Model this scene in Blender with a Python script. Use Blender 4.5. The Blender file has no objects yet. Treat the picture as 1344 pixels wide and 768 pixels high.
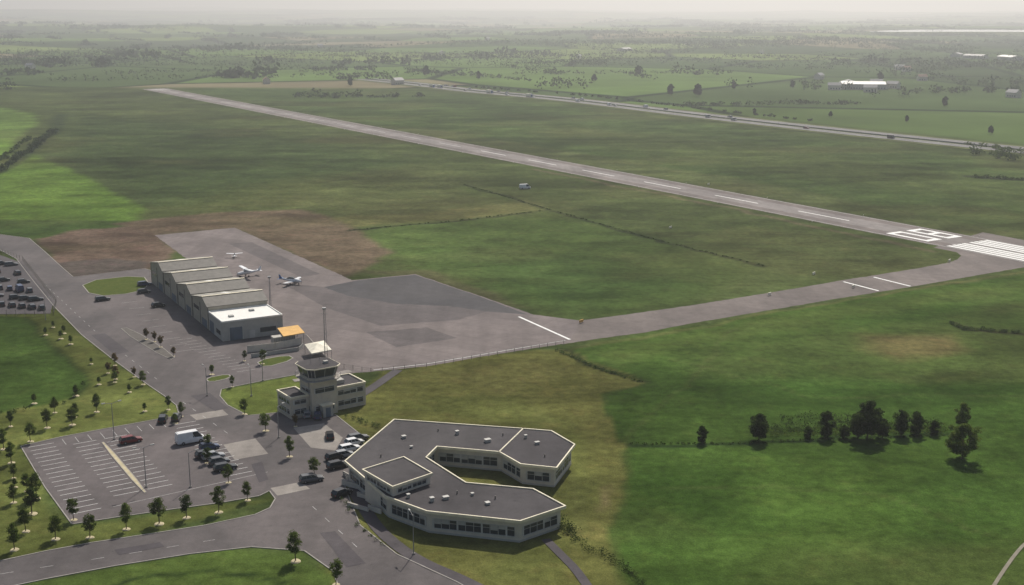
import bpy, math, random
import numpy as np
from mathutils import Vector, geometry, noise as mnoise
random.seed(7); RNG=np.random.default_rng(11)
scene=bpy.context.scene
# ------------------------------------------------------------------ survey
H=88.0; F=1600.0; TH=math.atan(372/F); ST,CT=math.sin(TH),math.cos(TH)
def G(u,v,z=0.0):
    """photogrammetric survey: photo reading -> plan position in metres on level z"""
    t=-(v-384)/F; s=(H-z)/(ST-t*CT)
    return ((u-672)/F*s, s*(CT+t*ST))
def GL(l,z=0.0): return [G(u,v,z) for u,v in l]
# ------------------------------------------------------------------ noise + terrain
def _h(i,j,seed):
    a=np.sin(i*127.1+j*311.7+seed*74.7)*43758.5453
    return a-np.floor(a)
def vn(x,y,sc,seed=0):
    x=np.asarray(x,float)/sc; y=np.asarray(y,float)/sc
    i=np.floor(x); j=np.floor(y); fx=x-i; fy=y-j
    fx=fx*fx*(3-2*fx); fy=fy*fy*(3-2*fy)
    return (_h(i,j,seed)*(1-fx)+_h(i+1,j,seed)*fx)*(1-fy)+(_h(i,j+1,seed)*(1-fx)+_h(i+1,j+1,seed)*fx)*fy
def fbm(x,y,sc,seed=0,o=4):
    r=0;a=.5;tot=0
    for k in range(o):
        r=r+a*vn(x,y,sc/2**k,seed+k*3.1);tot+=a;a*=.5
    return r/tot
def ss(a,b,x):
    t=np.clip((np.asarray(x,float)-a)/(b-a),0,1); return t*t*(3-2*t)
def terr(x,y):
    return (ss(1750,3200,y)*((fbm(x,y,800,3)-.5)*34)
            +ss(3500,9000,y)*((fbm(x,y,2600,9)-.42)*120)
            +ss(9000,18000,y)*(22+(fbm(x,y,4200,19)-.45)*170+12*np.exp(-((np.asarray(x,float)+3500)/2500)**2)))
# ------------------------------------------------------------------ materials
MATS={}
def newmat(name):
    m=bpy.data.materials.new(name); m.use_nodes=True
    nt=m.node_tree; nt.nodes.clear(); MATS[name]=m
    return m,nt
def N(nt,t,**k):
    n=nt.nodes.new(t)
    for a,b in k.items(): setattr(n,a,b)
    return n
def math_(nt,op,a,b=None,clamp=False):
    n=N(nt,'ShaderNodeMath',operation=op,use_clamp=clamp)
    for i,x in enumerate((a,b)):
        if x is None: continue
        if isinstance(x,(int,float)): n.inputs[i].default_value=x
        else: nt.links.new(x,n.inputs[i])
    return n.outputs[0]
def mixc(nt,fac,a,b,bt='MIX'):
    n=N(nt,'ShaderNodeMix',data_type='RGBA',blend_type=bt)
    for s,x in ((n.inputs[0],fac),(n.inputs[6],a),(n.inputs[7],b)):
        if isinstance(x,(int,float)): s.default_value=x
        elif isinstance(x,tuple): s.default_value=(*x[:3],1)
        else: nt.links.new(x,s)
    return n.outputs[2]
def noise(nt,sc,detail=4,rough=.6,scale3=None,rotz=0,dist=0):
    tc=N(nt,'ShaderNodeTexCoord'); mp=N(nt,'ShaderNodeMapping')
    if scale3: mp.inputs['Scale'].default_value=scale3
    mp.inputs['Rotation'].default_value=(0,0,rotz)
    nt.links.new(tc.outputs['Object'],mp.inputs[0])
    n=N(nt,'ShaderNodeTexNoise'); n.inputs['Scale'].default_value=sc
    n.inputs['Detail'].default_value=detail; n.inputs['Roughness'].default_value=rough; n.inputs['Distortion'].default_value=dist
    nt.links.new(mp.outputs[0],n.inputs['Vector']); return n.outputs[0]
def ramp(nt,x,a,b,lo=0.,hi=1.):
    n=N(nt,'ShaderNodeMapRange'); nt.links.new(x,n.inputs[0])
    n.inputs[1].default_value=a;n.inputs[2].default_value=b;n.inputs[3].default_value=lo;n.inputs[4].default_value=hi
    return n.outputs[0]
def finish(nt,col,rough=.8,spec=.3,metal=0.,bump=None,bstr=.3,bdist=.05):
    p=N(nt,'ShaderNodeBsdfPrincipled'); o=N(nt,'ShaderNodeOutputMaterial')
    if isinstance(col,tuple): p.inputs['Base Color'].default_value=(*col[:3],1)
    else: nt.links.new(col,p.inputs['Base Color'])
    if isinstance(rough,(int,float)): p.inputs['Roughness'].default_value=rough
    else: nt.links.new(rough,p.inputs['Roughness'])
    p.inputs['Specular IOR Level'].default_value=spec; p.inputs['Metallic'].default_value=metal
    if bump is not None:
        b=N(nt,'ShaderNodeBump'); b.inputs['Strength'].default_value=bstr; b.inputs['Distance'].default_value=bdist
        nt.links.new(bump,b.inputs['Height']); nt.links.new(b.outputs[0],p.inputs['Normal'])
    nt.links.new(p.outputs[0],o.inputs[0])
def simple(name,c,rough=.7,spec=.3,metal=0.,var=.18,sc=.6):
    m,nt=newmat(name)
    n=noise(nt,sc,6,.65)
    k=ramp(nt,n,.3,.7,1-var,1+var)
    v=N(nt,'ShaderNodeVectorMath',operation='SCALE'); v.inputs[0].default_value=c; nt.links.new(k,v.inputs['Scale'])
    finish(nt,v.outputs[0],rough,spec,metal); return m
def asphalt(name,c1,c2,seam=0.,rot=0.,rough=.9,sc=.035,stain=.8):
    m,nt=newmat(name)
    big=noise(nt,sc,5,.6,None,0,.6); mid=noise(nt,.35,6,.7); fine=noise(nt,5,3,.7)
    col=mixc(nt,ramp(nt,big,.38,.62),c1,c2)
    k=math_(nt,'MULTIPLY',ramp(nt,mid,.25,.75,.78,1.2),ramp(nt,fine,.25,.75,.85,1.15))
    st=noise(nt,.12,4,.6,(1,.1,1),rot)
    k=math_(nt,'MULTIPLY',k,ramp(nt,st,.35,.7,1.1,stain))
    sp=noise(nt,.8,3,.5); k=math_(nt,'MULTIPLY',k,ramp(nt,sp,.66,.74,1.,.72))
    if seam>0:
        tc=N(nt,'ShaderNodeTexCoord'); mp=N(nt,'ShaderNodeMapping'); mp.inputs['Rotation'].default_value=(0,0,rot)
        nt.links.new(tc.outputs['Object'],mp.inputs[0])
        br=N(nt,'ShaderNodeTexBrick'); br.inputs['Scale'].default_value=1
        br.inputs['Brick Width'].default_value=46; br.inputs['Row Height'].default_value=5.5
        br.inputs['Mortar Size'].default_value=.09; br.inputs['Mortar Smooth'].default_value=.3
        br.inputs['Color1'].default_value=(1.08,1.08,1.08,1);br.inputs['Color2'].default_value=(.92,.92,.92,1)
        br.inputs['Mortar'].default_value=(1-seam,1-seam,1-seam,1)
        nt.links.new(mp.outputs[0],br.inputs[0])
        col=mixc(nt,1.,col,br.outputs[0],'MULTIPLY')
    v=N(nt,'ShaderNodeVectorMath',operation='SCALE'); nt.links.new(col,v.inputs[0]); nt.links.new(k,v.inputs['Scale'])
    finish(nt,v.outputs[0],rough,.2,bump=fine,bstr=.2,bdist=.01); return m
def paintmat(name,c,wear=.45):
    m,nt=newmat(name)
    n=noise(nt,1.3,8,.75)
    col=mixc(nt,ramp(nt,n,.48,.68,0,wear),c,(.12,.115,.11))
    finish(nt,col,.7,.2); return m
def foliage(name,dark,light,sc=.7):
    m,nt=newmat(name)
    n=noise(nt,sc,3,.6); n2=noise(nt,sc*6,2,.6)
    oi=N(nt,'ShaderNodeObjectInfo')
    k=math_(nt,'ADD',math_(nt,'MULTIPLY',n,.6),math_(nt,'MULTIPLY',n2,.4))
    col=mixc(nt,ramp(nt,k,.36,.62),dark,light)
    v=N(nt,'ShaderNodeVectorMath',operation='SCALE'); nt.links.new(col,v.inputs[0])
    nt.links.new(ramp(nt,oi.outputs['Random'],0,1,.75,1.25),v.inputs['Scale'])
    d=N(nt,'ShaderNodeBsdfDiffuse'); t=N(nt,'ShaderNodeBsdfTranslucent'); mx=N(nt,'ShaderNodeMixShader'); mx.inputs[0].default_value=.45
    o=N(nt,'ShaderNodeOutputMaterial')
    nt.links.new(v.outputs[0],d.inputs[0]); nt.links.new(v.outputs[0],t.inputs[0])
    nt.links.new(d.outputs[0],mx.inputs[1]); nt.links.new(t.outputs[0],mx.inputs[2]); nt.links.new(mx.outputs[0],o.inputs[0])
    return m
RWROT=math.radians(58)
M_apron=asphalt('apron_asphalt',(.175,.148,.142),(.135,.114,.112),.28,math.radians(30))
M_aprond=asphalt('apron_asphalt_new',(.052,.050,.056),(.068,.064,.068),.2,math.radians(30))
M_apronp=asphalt('apron_patch_asphalt',(.112,.096,.096),(.092,.08,.082),.25,math.radians(30))
M_road=asphalt('road_asphalt',(.122,.107,.106),(.088,.079,.08))
M_lot=asphalt('parking_asphalt',(.130,.113,.113),(.098,.086,.087))
M_rw=asphalt('runway_asphalt',(.165,.138,.128),(.115,.097,.092),.2,RWROT)
M_rwc=asphalt('runway_asphalt_centre',(.225,.205,.195),(.17,.152,.146),.2,RWROT)
M_taxi=asphalt('taxiway_asphalt',(.165,.14,.13),(.125,.106,.10),.15,math.radians(30))
M_hwy=asphalt('highway_asphalt',(.17,.165,.165),(.14,.135,.135))
M_path=asphalt('path_asphalt',(.085,.075,.08),(.065,.058,.064))
M_conc=asphalt('concrete_paving',(.29,.265,.24),(.23,.208,.19),0)
M_kerb=simple('kerb_concrete',(.30,.28,.255),.85)
M_white=paintmat('white_road_paint',(.78,.78,.76),.5)
M_whitew=paintmat('worn_road_paint',(.48,.47,.46),.85)
M_roof=asphalt('roof_felt',(.080,.074,.077),(.060,.055,.059),0,rough=.95)
M_trim=simple('cream_trim',(.68,.62,.47),.6)
M_wall=simple('cream_render',(.55,.505,.43),.85,var=.12)
M_wallg=simple('grey_cladding',(.38,.37,.34),.7,var=.12)
M_wallb=simple('beige_cladding',(.36,.325,.26),.7,var=.14)
M_glass=simple('window_glass',(.03,.04,.05),.15,.5,var=.3)
M_frame=simple('window_frame',(.46,.45,.42),.6)
M_metalroof=simple('metal_roof',(.40,.38,.33),.6,.3,var=.14)
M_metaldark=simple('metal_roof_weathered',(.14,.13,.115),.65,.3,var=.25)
M_whiteroof=simple('white_membrane_roof',(.74,.73,.69),.6,var=.06)
M_orange=simple('orange_canopy',(.62,.36,.10),.7)
M_canvas=simple('cream_canvas',(.72,.68,.56),.7)
M_door=simple('blue_grey_door',(.10,.13,.17),.6)
M_steel=simple('galvanised_steel',(.28,.28,.29),.5,.4,.5)
M_rubber=simple('tyre_rubber',(.02,.02,.02),.8)
M_dark=simple('dark_plastic',(.03,.03,.03),.6)
M_lamp=simple('lamp_glass',(.7,.68,.6),.2)
M_red=simple('tail_light_red',(.35,.02,.02),.3)
M_bark=simple('bark',(.10,.075,.05),.9)
M_mulch=simple('pale_mulch',(.46,.40,.26),.95)
M_leaf=foliage('young_foliage',(.034,.058,.015),(.125,.165,.036),1.2)
M_leaf2=foliage('dark_foliage',(.022,.040,.013),(.075,.11,.030),.6)
M_leaf3=foliage('light_foliage',(.05,.085,.02),(.16,.21,.045),.6)
M_leafred=foliage('copper_foliage',(.06,.045,.02),(.17,.12,.05),1.0)
M_far=foliage('distant_foliage',(.016,.028,.014),(.045,.065,.026),.02)
M_hull=simple('aircraft_white',(.75,.76,.77),.3,.5,var=.03)
M_blue=simple('aircraft_blue',(.05,.12,.3),.3,.5)
def carpaint():
    m,nt=newmat('car_paint'); oi=N(nt,'ShaderNodeObjectInfo')
    n=noise(nt,1.5,4,.6)
    v=N(nt,'ShaderNodeVectorMath',operation='SCALE'); nt.links.new(oi.outputs['Color'],v.inputs[0]); nt.links.new(ramp(nt,n,.3,.7,.9,1.06),v.inputs['Scale'])
    finish(nt,v.outputs[0],.28,.5); return m
M_car=carpaint()
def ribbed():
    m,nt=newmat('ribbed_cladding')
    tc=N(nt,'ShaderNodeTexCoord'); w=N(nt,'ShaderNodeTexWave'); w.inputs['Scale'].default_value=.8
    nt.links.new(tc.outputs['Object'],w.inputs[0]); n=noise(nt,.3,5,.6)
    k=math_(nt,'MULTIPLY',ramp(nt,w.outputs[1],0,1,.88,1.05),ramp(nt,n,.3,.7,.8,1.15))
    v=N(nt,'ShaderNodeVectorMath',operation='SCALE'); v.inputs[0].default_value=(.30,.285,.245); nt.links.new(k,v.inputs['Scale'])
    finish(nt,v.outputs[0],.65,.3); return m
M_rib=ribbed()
# ------------------------------------------------------------------ mesh tools
class MB:
    def __init__(s): s.v=[];s.f=[];s.m=[];s.mats=[]
    def mi(s,mat):
        if mat not in s.mats: s.mats.append(mat)
        return s.mats.index(mat)
    def face(s,pts,mat):
        b=len(s.v); s.v+= [tuple(p) for p in pts]; s.f.append(tuple(range(b,b+len(pts)))); s.m.append(s.mi(mat))
    def idx(s,vs,fs,mat):
        b=len(s.v); s.v+=[tuple(p) for p in vs]; k=s.mi(mat)
        for f in fs: s.f.append(tuple(b+i for i in f)); s.m.append(k)
    def hexa(s,p8,mat):
        s.idx(p8,[(0,3,2,1),(4,5,6,7),(0,1,5,4),(1,2,6,5),(2,3,7,6),(3,0,4,7)],mat)
    def box(s,cx,cy,z0,z1,sx,sy,yaw,mat,tx=0.,ty=0.):
        c,n=math.cos(yaw),math.sin(yaw); p=[]
        for z,q in ((z0,0),(z1,1)):
            for a,b in ((-1,-1),(1,-1),(1,1),(-1,1)):
                x=a*(sx/2-q*tx);y=b*(sy/2-q*ty); p.append((cx+x*c-y*n,cy+x*n+y*c,z))
        s.hexa(p,mat)
    def strip(s,p0,p1,z0,z1,o0,o1,mat):
        """box along p0-p1, offset o0..o1 to the right-hand side"""
        dx,dy=p1[0]-p0[0],p1[1]-p0[1]; l=math.hypot(dx,dy) or 1; nx,ny=dy/l,-dx/l
        q=[(p0[0]+nx*o0,p0[1]+ny*o0),(p0[0]+nx*o1,p0[1]+ny*o1),(p1[0]+nx*o1,p1[1]+ny*o1),(p1[0]+nx*o0,p1[1]+ny*o0)]
        s.hexa([(x,y,z0) for x,y in q]+[(x,y,z1) for x,y in q],mat)
    def poly(s,pts,z,mat):
        tri=geometry.tessellate_polygon([[Vector((x,y,0)) for x,y in pts]])
        fs=[]
        for t in tri:
            a,b,c=[pts[i] for i in t]
            cr=(b[0]-a[0])*(c[1]-a[1])-(b[1]-a[1])*(c[0]-a[0])
            fs.append(t if cr>0 else t[::-1])
        s.idx([(x,y,z) for x,y in pts],fs,mat)
    def prism(s,pts,z0,z1,ms,mt):
        n=len(pts)
        for i in range(n):
            a,b=pts[i],pts[(i+1)%n]; s.face([(a[0],a[1],z0),(b[0],b[1],z0),(b[0],b[1],z1),(a[0],a[1],z1)],ms)
        s.poly(pts,z1,mt)
    def ring(s,out,inn,z0,z1,mat):
        n=len(out)
        for i in range(n):
            j=(i+1)%n; a,b,c,d=out[i],out[j],inn[j],inn[i]
            s.face([(*a,z1),(*b,z1),(*c,z1),(*d,z1)],mat); s.face([(*a,z0),(*b,z0),(*b,z1),(*a,z1)],mat)
            s.face([(*c,z0),(*d,z0),(*d,z1),(*c,z1)],mat); s.face([(*a,z0),(*d,z0),(*c,z0),(*b,z0)],mat)
    def tube(s,p,q,r0,r1,mat,n=7):
        p=Vector(p);q=Vector(q);d=(q-p).normalized(); a=d.orthogonal().normalized(); b=d.cross(a)
        vs=[]
        for c,r in ((p,r0),(q,r1)):
            for i in range(n):
                t=2*math.pi*i/n; vs.append(c+a*r*math.cos(t)+b*r*math.sin(t))
        fs=[(i,(i+1)%n,n+(i+1)%n,n+i) for i in range(n)]+[tuple(range(n-1,-1,-1)),tuple(range(n,2*n))]
        s.idx(vs,fs,mat)
    def loft(s,secs,mat):
        n=len(secs[0]); vs=[p for q in secs for p in q]; fs=[]
        for k in range(len(secs)-1):
            for i in range(n): fs.append((k*n+i,k*n+(i+1)%n,(k+1)*n+(i+1)%n,(k+1)*n+i))
        fs.append(tuple(range(n-1,-1,-1))); fs.append(tuple(range((len(secs)-1)*n,len(secs)*n)))
        s.idx(vs,fs,mat)
    def mesh(s,name):
        me=bpy.data.meshes.new(name); me.from_pydata(s.v,[],s.f)
        for m in s.mats: me.materials.append(m)
        me.polygons.foreach_set('material_index',s.m); me.update(); return me
    def obj(s,name,parent=None,loc=(0,0,0)):
        o=bpy.data.objects.new(name,s.mesh(name)); scene.collection.objects.link(o); o.location=loc
        if parent: o.parent=parent
        return o
def empty(name,loc=(0,0,0)):
    e=bpy.data.objects.new(name,None); scene.collection.objects.link(e); e.location=loc; e.empty_display_size=1; return e
def inst(name,me,loc,yaw=0,sc=1.,col=None):
    o=bpy.data.objects.new(name,me); scene.collection.objects.link(o); o.location=loc; o.rotation_euler=(0,0,yaw)
    o.scale=(sc,sc,sc) if isinstance(sc,(int,float)) else sc
    if col: o.color=(*col,1)
    return o
def npmesh(name,V,Fq,mats,colors=None,far=None,smooth=False):
    me=bpy.data.meshes.new(name); me.vertices.add(len(V)); me.vertices.foreach_set('co',np.asarray(V,np.float32).ravel())
    m=len(Fq);k=Fq.shape[1]
    me.loops.add(m*k); me.loops.foreach_set('vertex_index',Fq.astype(np.int32).ravel())
    me.polygons.add(m); me.polygons.foreach_set('loop_start',np.arange(0,m*k,k,dtype=np.int32))
    if colors is not None:
        a=me.color_attributes.new('Col','FLOAT_COLOR','POINT')
        a.data.foreach_set('color',np.concatenate([colors,np.ones((len(V),1))],1).astype(np.float32).ravel())
    if far is not None:
        a=me.attributes.new('Far','FLOAT','POINT'); a.data.foreach_set('value',far.astype(np.float32))
    for q in mats: me.materials.append(q)
    me.update(calc_edges=True)
    if smooth: me.polygons.foreach_set('use_smooth',np.ones(m,bool))
    return me
def leaves(C,R,per,size,flat=.0):
    C=np.repeat(np.asarray(C,float),per,0); R=np.repeat(np.asarray(R,float),per,0); n=len(C)
    d=RNG.normal(size=(n,3)); d/=np.linalg.norm(d,axis=1)[:,None]
    P=C+d*R*(RNG.random((n,1))**.45)
    u=RNG.normal(size=(n,3)); u/=np.linalg.norm(u,axis=1)[:,None]
    w=RNG.normal(size=(n,3)); w-= (w*u).sum(1)[:,None]*u; w/=np.linalg.norm(w,axis=1)[:,None]
    s=(size*(.6+.8*RNG.random((n,1))))
    V=np.stack([P-u*s-w*s*.3,P+w*s*.6-u*s*.1,P+u*s+w*s*.2,P-w*s*.6],1).reshape(-1,3)
    return V,np.arange(4*n).reshape(-1,4)
def offset(pts,d):
    """offset CCW polygon outward by d"""
    n=len(pts);out=[]
    for i in range(n):
        a,b,c=Vector(pts[i-1]),Vector(pts[i]),Vector(pts[(i+1)%n])
        e1=(b-a).normalized();e2=(c-b).normalized();n1=Vector((e1.y,-e1.x));n2=Vector((e2.y,-e2.x))
        m=(n1+n2); m=m/max(.3,(1+n1.dot(n2))); out.append(tuple(b+m*d))
    return out
def ccw(p):
    a=sum(p[i-1][0]*p[i][1]-p[i][0]*p[i-1][1] for i in range(len(p))); return p if a>0 else p[::-1]
def dens(pts,step,jit=0.,closed=True):
    out=[];n=len(pts)
    for i in range(n if closed else n-1):
        a,b=pts[i],pts[(i+1)%n]; l=math.hypot(b[0]-a[0],b[1]-a[1]); k=max(1,int(l/step))
        for q in range(k):
            t=q/k; x=a[0]+(b[0]-a[0])*t; y=a[1]+(b[1]-a[1])*t
            if jit:
                v=mnoise.noise_vector(Vector((x*.35,y*.35,3.3)))+.5*mnoise.noise_vector(Vector((x*1.1,y*1.1,1.3))); x+=v.x*jit;y+=v.y*jit
            out.append((x,y))
    if not closed: out.append(pts[-1])
    return out
def smooth(pts,it=2,closed=True):
    for _ in range(it):
        q=[];n=len(pts)
        for i in range(n if closed else n-1):
            a,b=pts[i],pts[(i+1)%n]; q+=[(a[0]*.75+b[0]*.25,a[1]*.75+b[1]*.25),(a[0]*.25+b[0]*.75,a[1]*.25+b[1]*.75)]
        if not closed: q=[pts[0]]+q+[pts[-1]]
        pts=q
    return pts
ZL=[.02]
def sheet(name,pts,mat,jit=.25,sm=0,z=None):
    if z is None: ZL[0]+=.004; z=ZL[0]
    pts=ccw(list(pts)); 
    if sm: pts=smooth(pts,sm)
    pts=dens(pts,1.5 if jit else 8,jit); m=MB(); m.poly(pts,z,mat); return m.obj(name)
def line_(mb,p0,p1,w,z,mat): 
    dx,dy=p1[0]-p0[0],p1[1]-p0[1];l=math.hypot(dx,dy);nx,ny=dy/l*w/2,-dx/l*w/2
    mb.face([(p0[0]+nx,p0[1]+ny,z),(p1[0]+nx,p1[1]+ny,z),(p1[0]-nx,p1[1]-ny,z),(p0[0]-nx,p0[1]-ny,z)],mat)
def ribbon(name,pts,w,mat,z=None,jit=0):
    if z is None: ZL[0]+=.004; z=ZL[0]
    pts=smooth(pts,2,False); m=MB(); L=[];R=[]
    for i,p in enumerate(pts):
        a=pts[max(0,i-1)];b=pts[min(len(pts)-1,i+1)];dx,dy=b[0]-a[0],b[1]-a[1];l=math.hypot(dx,dy)
        L.append((p[0]-dy/l*w/2,p[1]+dx/l*w/2));R.append((p[0]+dy/l*w/2,p[1]-dx/l*w/2))
    for i in range(len(pts)-1): m.face([(*R[i],z),(*R[i+1],z),(*L[i+1],z),(*L[i],z)],mat)
    return m.obj(name)
# ------------------------------------------------------------------ GROUND
def axis(lo,hi,step,gl,gh,g):
    a=list(np.arange(lo,hi,step)); s=step;x=a[-1];up=[]
    while x<gh: s*=g; x+=s; up.append(x)
    s=step;x=a[0];dn=[]
    while x>gl: s*=g; x-=s; dn.append(x)
    return np.array(dn[::-1]+a+up)
XA=axis(-330,330,1.4,-23000,23000,1.04); YA=axis(150,640,1.4,-2500,25000,1.02)
XX,YY=np.meshgrid(XA,YA); X=XX.ravel();Y=YY.ravel(); Z=terr(X,Y)
nx,ny=len(XA),len(YA)
col=np.empty((len(X),3)); col[:]=(.058,.080,.026)
wx=X+(fbm(X,Y,14,31)-.5)*7; wy=Y+(fbm(X,Y,14,47)-.5)*7
def sdist(px,py,poly,closed=True):
    d=np.full(px.shape,1e9); ins=np.zeros(px.shape,bool); n=len(poly)
    for i in range(n if closed else n-1):
        ax,ay=poly[i];bx,by=poly[(i+1)%n]; ex,ey=bx-ax,by-ay
        t=np.clip(((px-ax)*ex+(py-ay)*ey)/(ex*ex+ey*ey+1e-9),0,1)
        d=np.minimum(d,(px-ax-t*ex)**2+(py-ay-t*ey)**2)
        if closed:
            c=((ay>py)!=(by>py)); ins^= c&(px<(bx-ax)*(py-ay)/((by-ay)+1e-12)+ax)
    d=np.sqrt(d); return np.where(ins,-d,d) if closed else d
def paint(pl,c,soft=2.,op=1.,closed=True,w=None,px=True):
    p=np.array(GL(pl) if px else pl); mar=soft+12+(w or 0)
    k=(X>p[:,0].min()-mar)&(X<p[:,0].max()+mar)&(Y>p[:,1].min()-mar)&(Y<p[:,1].max()+mar)
    if not k.any(): return
    d=sdist(wx[k],wy[k],[tuple(q) for q in p],closed)
    if w: d=d-w
    a=(1-ss(-soft,soft,d))*op
    col[k]=col[k]*(1-a[:,None])+np.array(c)*a[:,None]
paint([(-200,120),(200,117),(900,250),(1240,325),(1250,345),(760,420),(545,358),(460,368),(300,300),(0,300),(-200,300)],(.060,.080,.027),8)
paint([(100,150),(330,170),(560,215),(330,245),(180,270),(60,205)],(.042,.064,.022),25,.85)
paint([(330,245),(560,215),(700,262),(560,280),(430,283),(250,275)],(.074,.088,.032),20,.7)
paint([(600,245),(720,275),(1005,350),(900,400),(760,415),(560,360),(455,303),(700,280)],(.058,.090,.024),8,.8)
paint([(560,330),(760,330),(900,372),(760,405),(640,380)],(.042,.074,.02),18,.8)
paint([(450,300),(600,288),(715,276),(690,263),(560,280),(430,285)],(.125,.125,.048),6,.7)
paint([(215,112),(520,112),(700,135),(1344,215),(1344,318),(1000,255),(600,182)],(.054,.082,.025),10)
paint([(700,160),(1000,190),(1344,240),(1344,270),(1000,225),(700,180)],(.070,.090,.03),25,.6)
paint([(380,160),(560,185),(900,240),(1300,318),(1344,322),(1344,308),(1000,240),(560,168)],(.078,.090,.036),6,.6)
paint([(735,458),(900,428),(1100,396),(1344,360),(1700,320),(1700,820),(835,800),(800,705),(806,655),(822,600),(806,555),(788,518),(842,502)],(.046,.084,.017),1.3)
paint([(1130,440),(1250,438),(1270,462),(1180,472),(1120,458)],(.14,.105,.048),5,.7)
paint([(960,600),(1200,600),(1250,680),(1100,740),(900,720)],(.060,.108,.021),10,.7)
paint([(900,460),(1100,440),(1200,500),(1000,540),(870,520)],(.036,.070,.014),12,.85)
paint([(1000,500),(1344,470),(1344,560),(1050,540)],(.033,.066,.013),14,.7)
paint([(830,620),(960,610),(1000,700),(860,720)],(.036,.074,.014),8,.7)
paint([(1150,640),(1344,600),(1344,690),(1200,740)],(.038,.074,.015),8,.7)
paint([(760,460),(900,436),(1100,402),(1344,368),(1344,385),(1100,420),(900,455),(800,480)],(.068,.098,.025),5,.7)
paint([(0,140),(45,150),(50,162),(22,182),(-80,195),(-80,140)],(.10,.16,.038),4)
paint([(0,182),(22,184),(10,205),(-80,230),(-80,185)],(.12,.20,.04),4)
paint([(46,204),(120,235),(192,276),(175,290),(60,293),(-90,293),(-90,250)],(.082,.140,.026),3)
paint([(-20,240),(60,225),(120,260),(60,280),(-40,285)],(.095,.155,.03),8,.6)
paint([(-90,285),(0,288),(170,290),(200,300),(60,312),(-90,304)],(.044,.074,.019),2)
paint([(500,487),(600,472),(735,457),(790,480),(842,502),(788,518),(806,555),(822,600),(806,655),(800,705),(838,800),(440,800),(430,740),(430,640),(440,540),(470,520)],(.108,.112,.034),.9)
paint([(440,555),(560,520),(680,520),(760,570),(770,650),(740,760),(620,768),(700,690),(740,600),(700,560),(560,540)],(.085,.100,.029),3,.6)
paint([(560,490),(700,470),(760,490),(660,520)],(.125,.122,.042),4,.6)
paint([(775,642),(786,640),(782,668),(775,668)],(.22,.17,.09),1,.6)
paint([(-90,395),(75,402),(150,470),(252,530),(232,552),(28,592),(98,690),(360,655),(120,715),(-90,760)],(.092,.108,.031),1.)
paint([(-90,412),(30,418),(70,450),(115,500),(95,520),(50,535),(-90,560)],(.046,.080,.018),1.)
paint([(30,418),(70,450),(116,500),(95,522)],(.025,.04,.012),.8,.8,False,.8)
paint([(280,515),(345,500),(400,488),(392,540),(340,548),(298,535)],(.095,.12,.03),1)
paint([(60,762),(200,737),(300,721),(395,724),(440,750),(450,800),(-50,800)],(.072,.108,.026),1)
paint([(110,790),(180,760),(280,748),(360,756),(420,785)],(.02,.035,.012),.5,.9,False,.6)
paint([(50,314),(110,301),(205,296),(225,330),(200,362),(95,366),(66,342)],(.118,.086,.064),2)
paint([(75,345),(150,338),(200,345),(195,358),(95,366)],(.085,.073,.064),2,.9)
paint([(150,293),(260,280),(395,275),(450,290),(515,332),(480,352),(446,367),(310,300),(205,308)],(.112,.085,.058),3,.95)
paint([(430,355),(560,355),(700,405),(620,392),(540,362)],(.10,.085,.05),2,.5)
paint([(780,222),(1000,262),(1260,316),(1000,268)],(.15,.11,.08),1.5,.7,False,2)
paint([(700,222),(1000,282),(1220,330)],(.13,.10,.07),1.5,.6,False,1.5)
paint([(745,456),(850,440),(1000,412),(1200,380),(1344,356)],(.13,.12,.05),1,.5,False,.8)
paint([(730,458),(790,486),(842,502)],(.022,.032,.012),.7,.9,False,1.1)
for pl in ([(455,303),(600,290),(712,277)],[(610,243),(720,275),(860,315),(1005,350)],[(1246,424),(1260,431),(1344,438)]):
    paint(pl,(.022,.030,.013),.9,.92,False,1.2)
paint([(820,583),(960,583),(1090,576),(1240,570)],(.018,.034,.012),.5,.9,False,.9)
paint([(842,502),(788,518),(806,555),(822,600),(806,655),(800,705),(820,768)],(.034,.060,.014),.6,.6,False,.5)
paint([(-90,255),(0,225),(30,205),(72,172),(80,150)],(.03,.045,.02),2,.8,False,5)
paint([(1275,232),(1344,236)],(.03,.035,.02),2,.9,False,4)
for pl in ([(120,240),(400,215),(800,300),(1240,338)],[(560,482),(700,520),(760,700)],[(880,470),(1060,520),(1344,520)],[(860,640),(1100,640),(1300,700)],[(100,180),(500,240),(720,274)],[(820,583),(900,500),(960,430)]):
    paint(pl,(.105,.11,.045),.8,.25,False,.5)
mot=.62+.76*fbm(X,Y,45,5,5); st=.78+.44*fbm(X*.35,Y,26,8,3); m3=.8+.4*fbm(X,Y,9,61,3)
yl=ss(.54,.74,fbm(X*.6,Y,60,77,4)); dk=ss(.53,.68,fbm(X*.5,Y,35,99,4))
col*= (mot*st*m3*(1-.28*dk))[:,None]; col=col*(1-.26*yl[:,None])+np.array((.105,.10,.042))*.26*yl[:,None]
hl=np.interp(X,[-3000,-600,-43,323,620,3000],[1385,1385,1350,790,320,-3000])
far=np.maximum(ss(0,40,Y-hl-30),ss(0,60,-X-(420+.12*Y)))
far=np.where(Y<0,0,far)
I=np.arange(nx*ny).reshape(ny,nx)
Fq=np.stack([I[:-1,:-1],I[:-1,1:],I[1:,1:],I[1:,:-1]],-1).reshape(-1,4)
gm,nt=newmat('grassland')
at=N(nt,'ShaderNodeAttribute',attribute_name='Col'); fa=N(nt,'ShaderNodeAttribute',attribute_name='Far')
n1=noise(nt,.06,6,.65,None,0,.5); n2=noise(nt,.4,6,.72); n3=noise(nt,3.0,4,.7); n4=noise(nt,.06,5,.65,(.25,1,1),.25)
k=math_(nt,'MULTIPLY',ramp(nt,n1,.3,.7,.70,1.28),ramp(nt,n2,.3,.7,.64,1.36))
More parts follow.
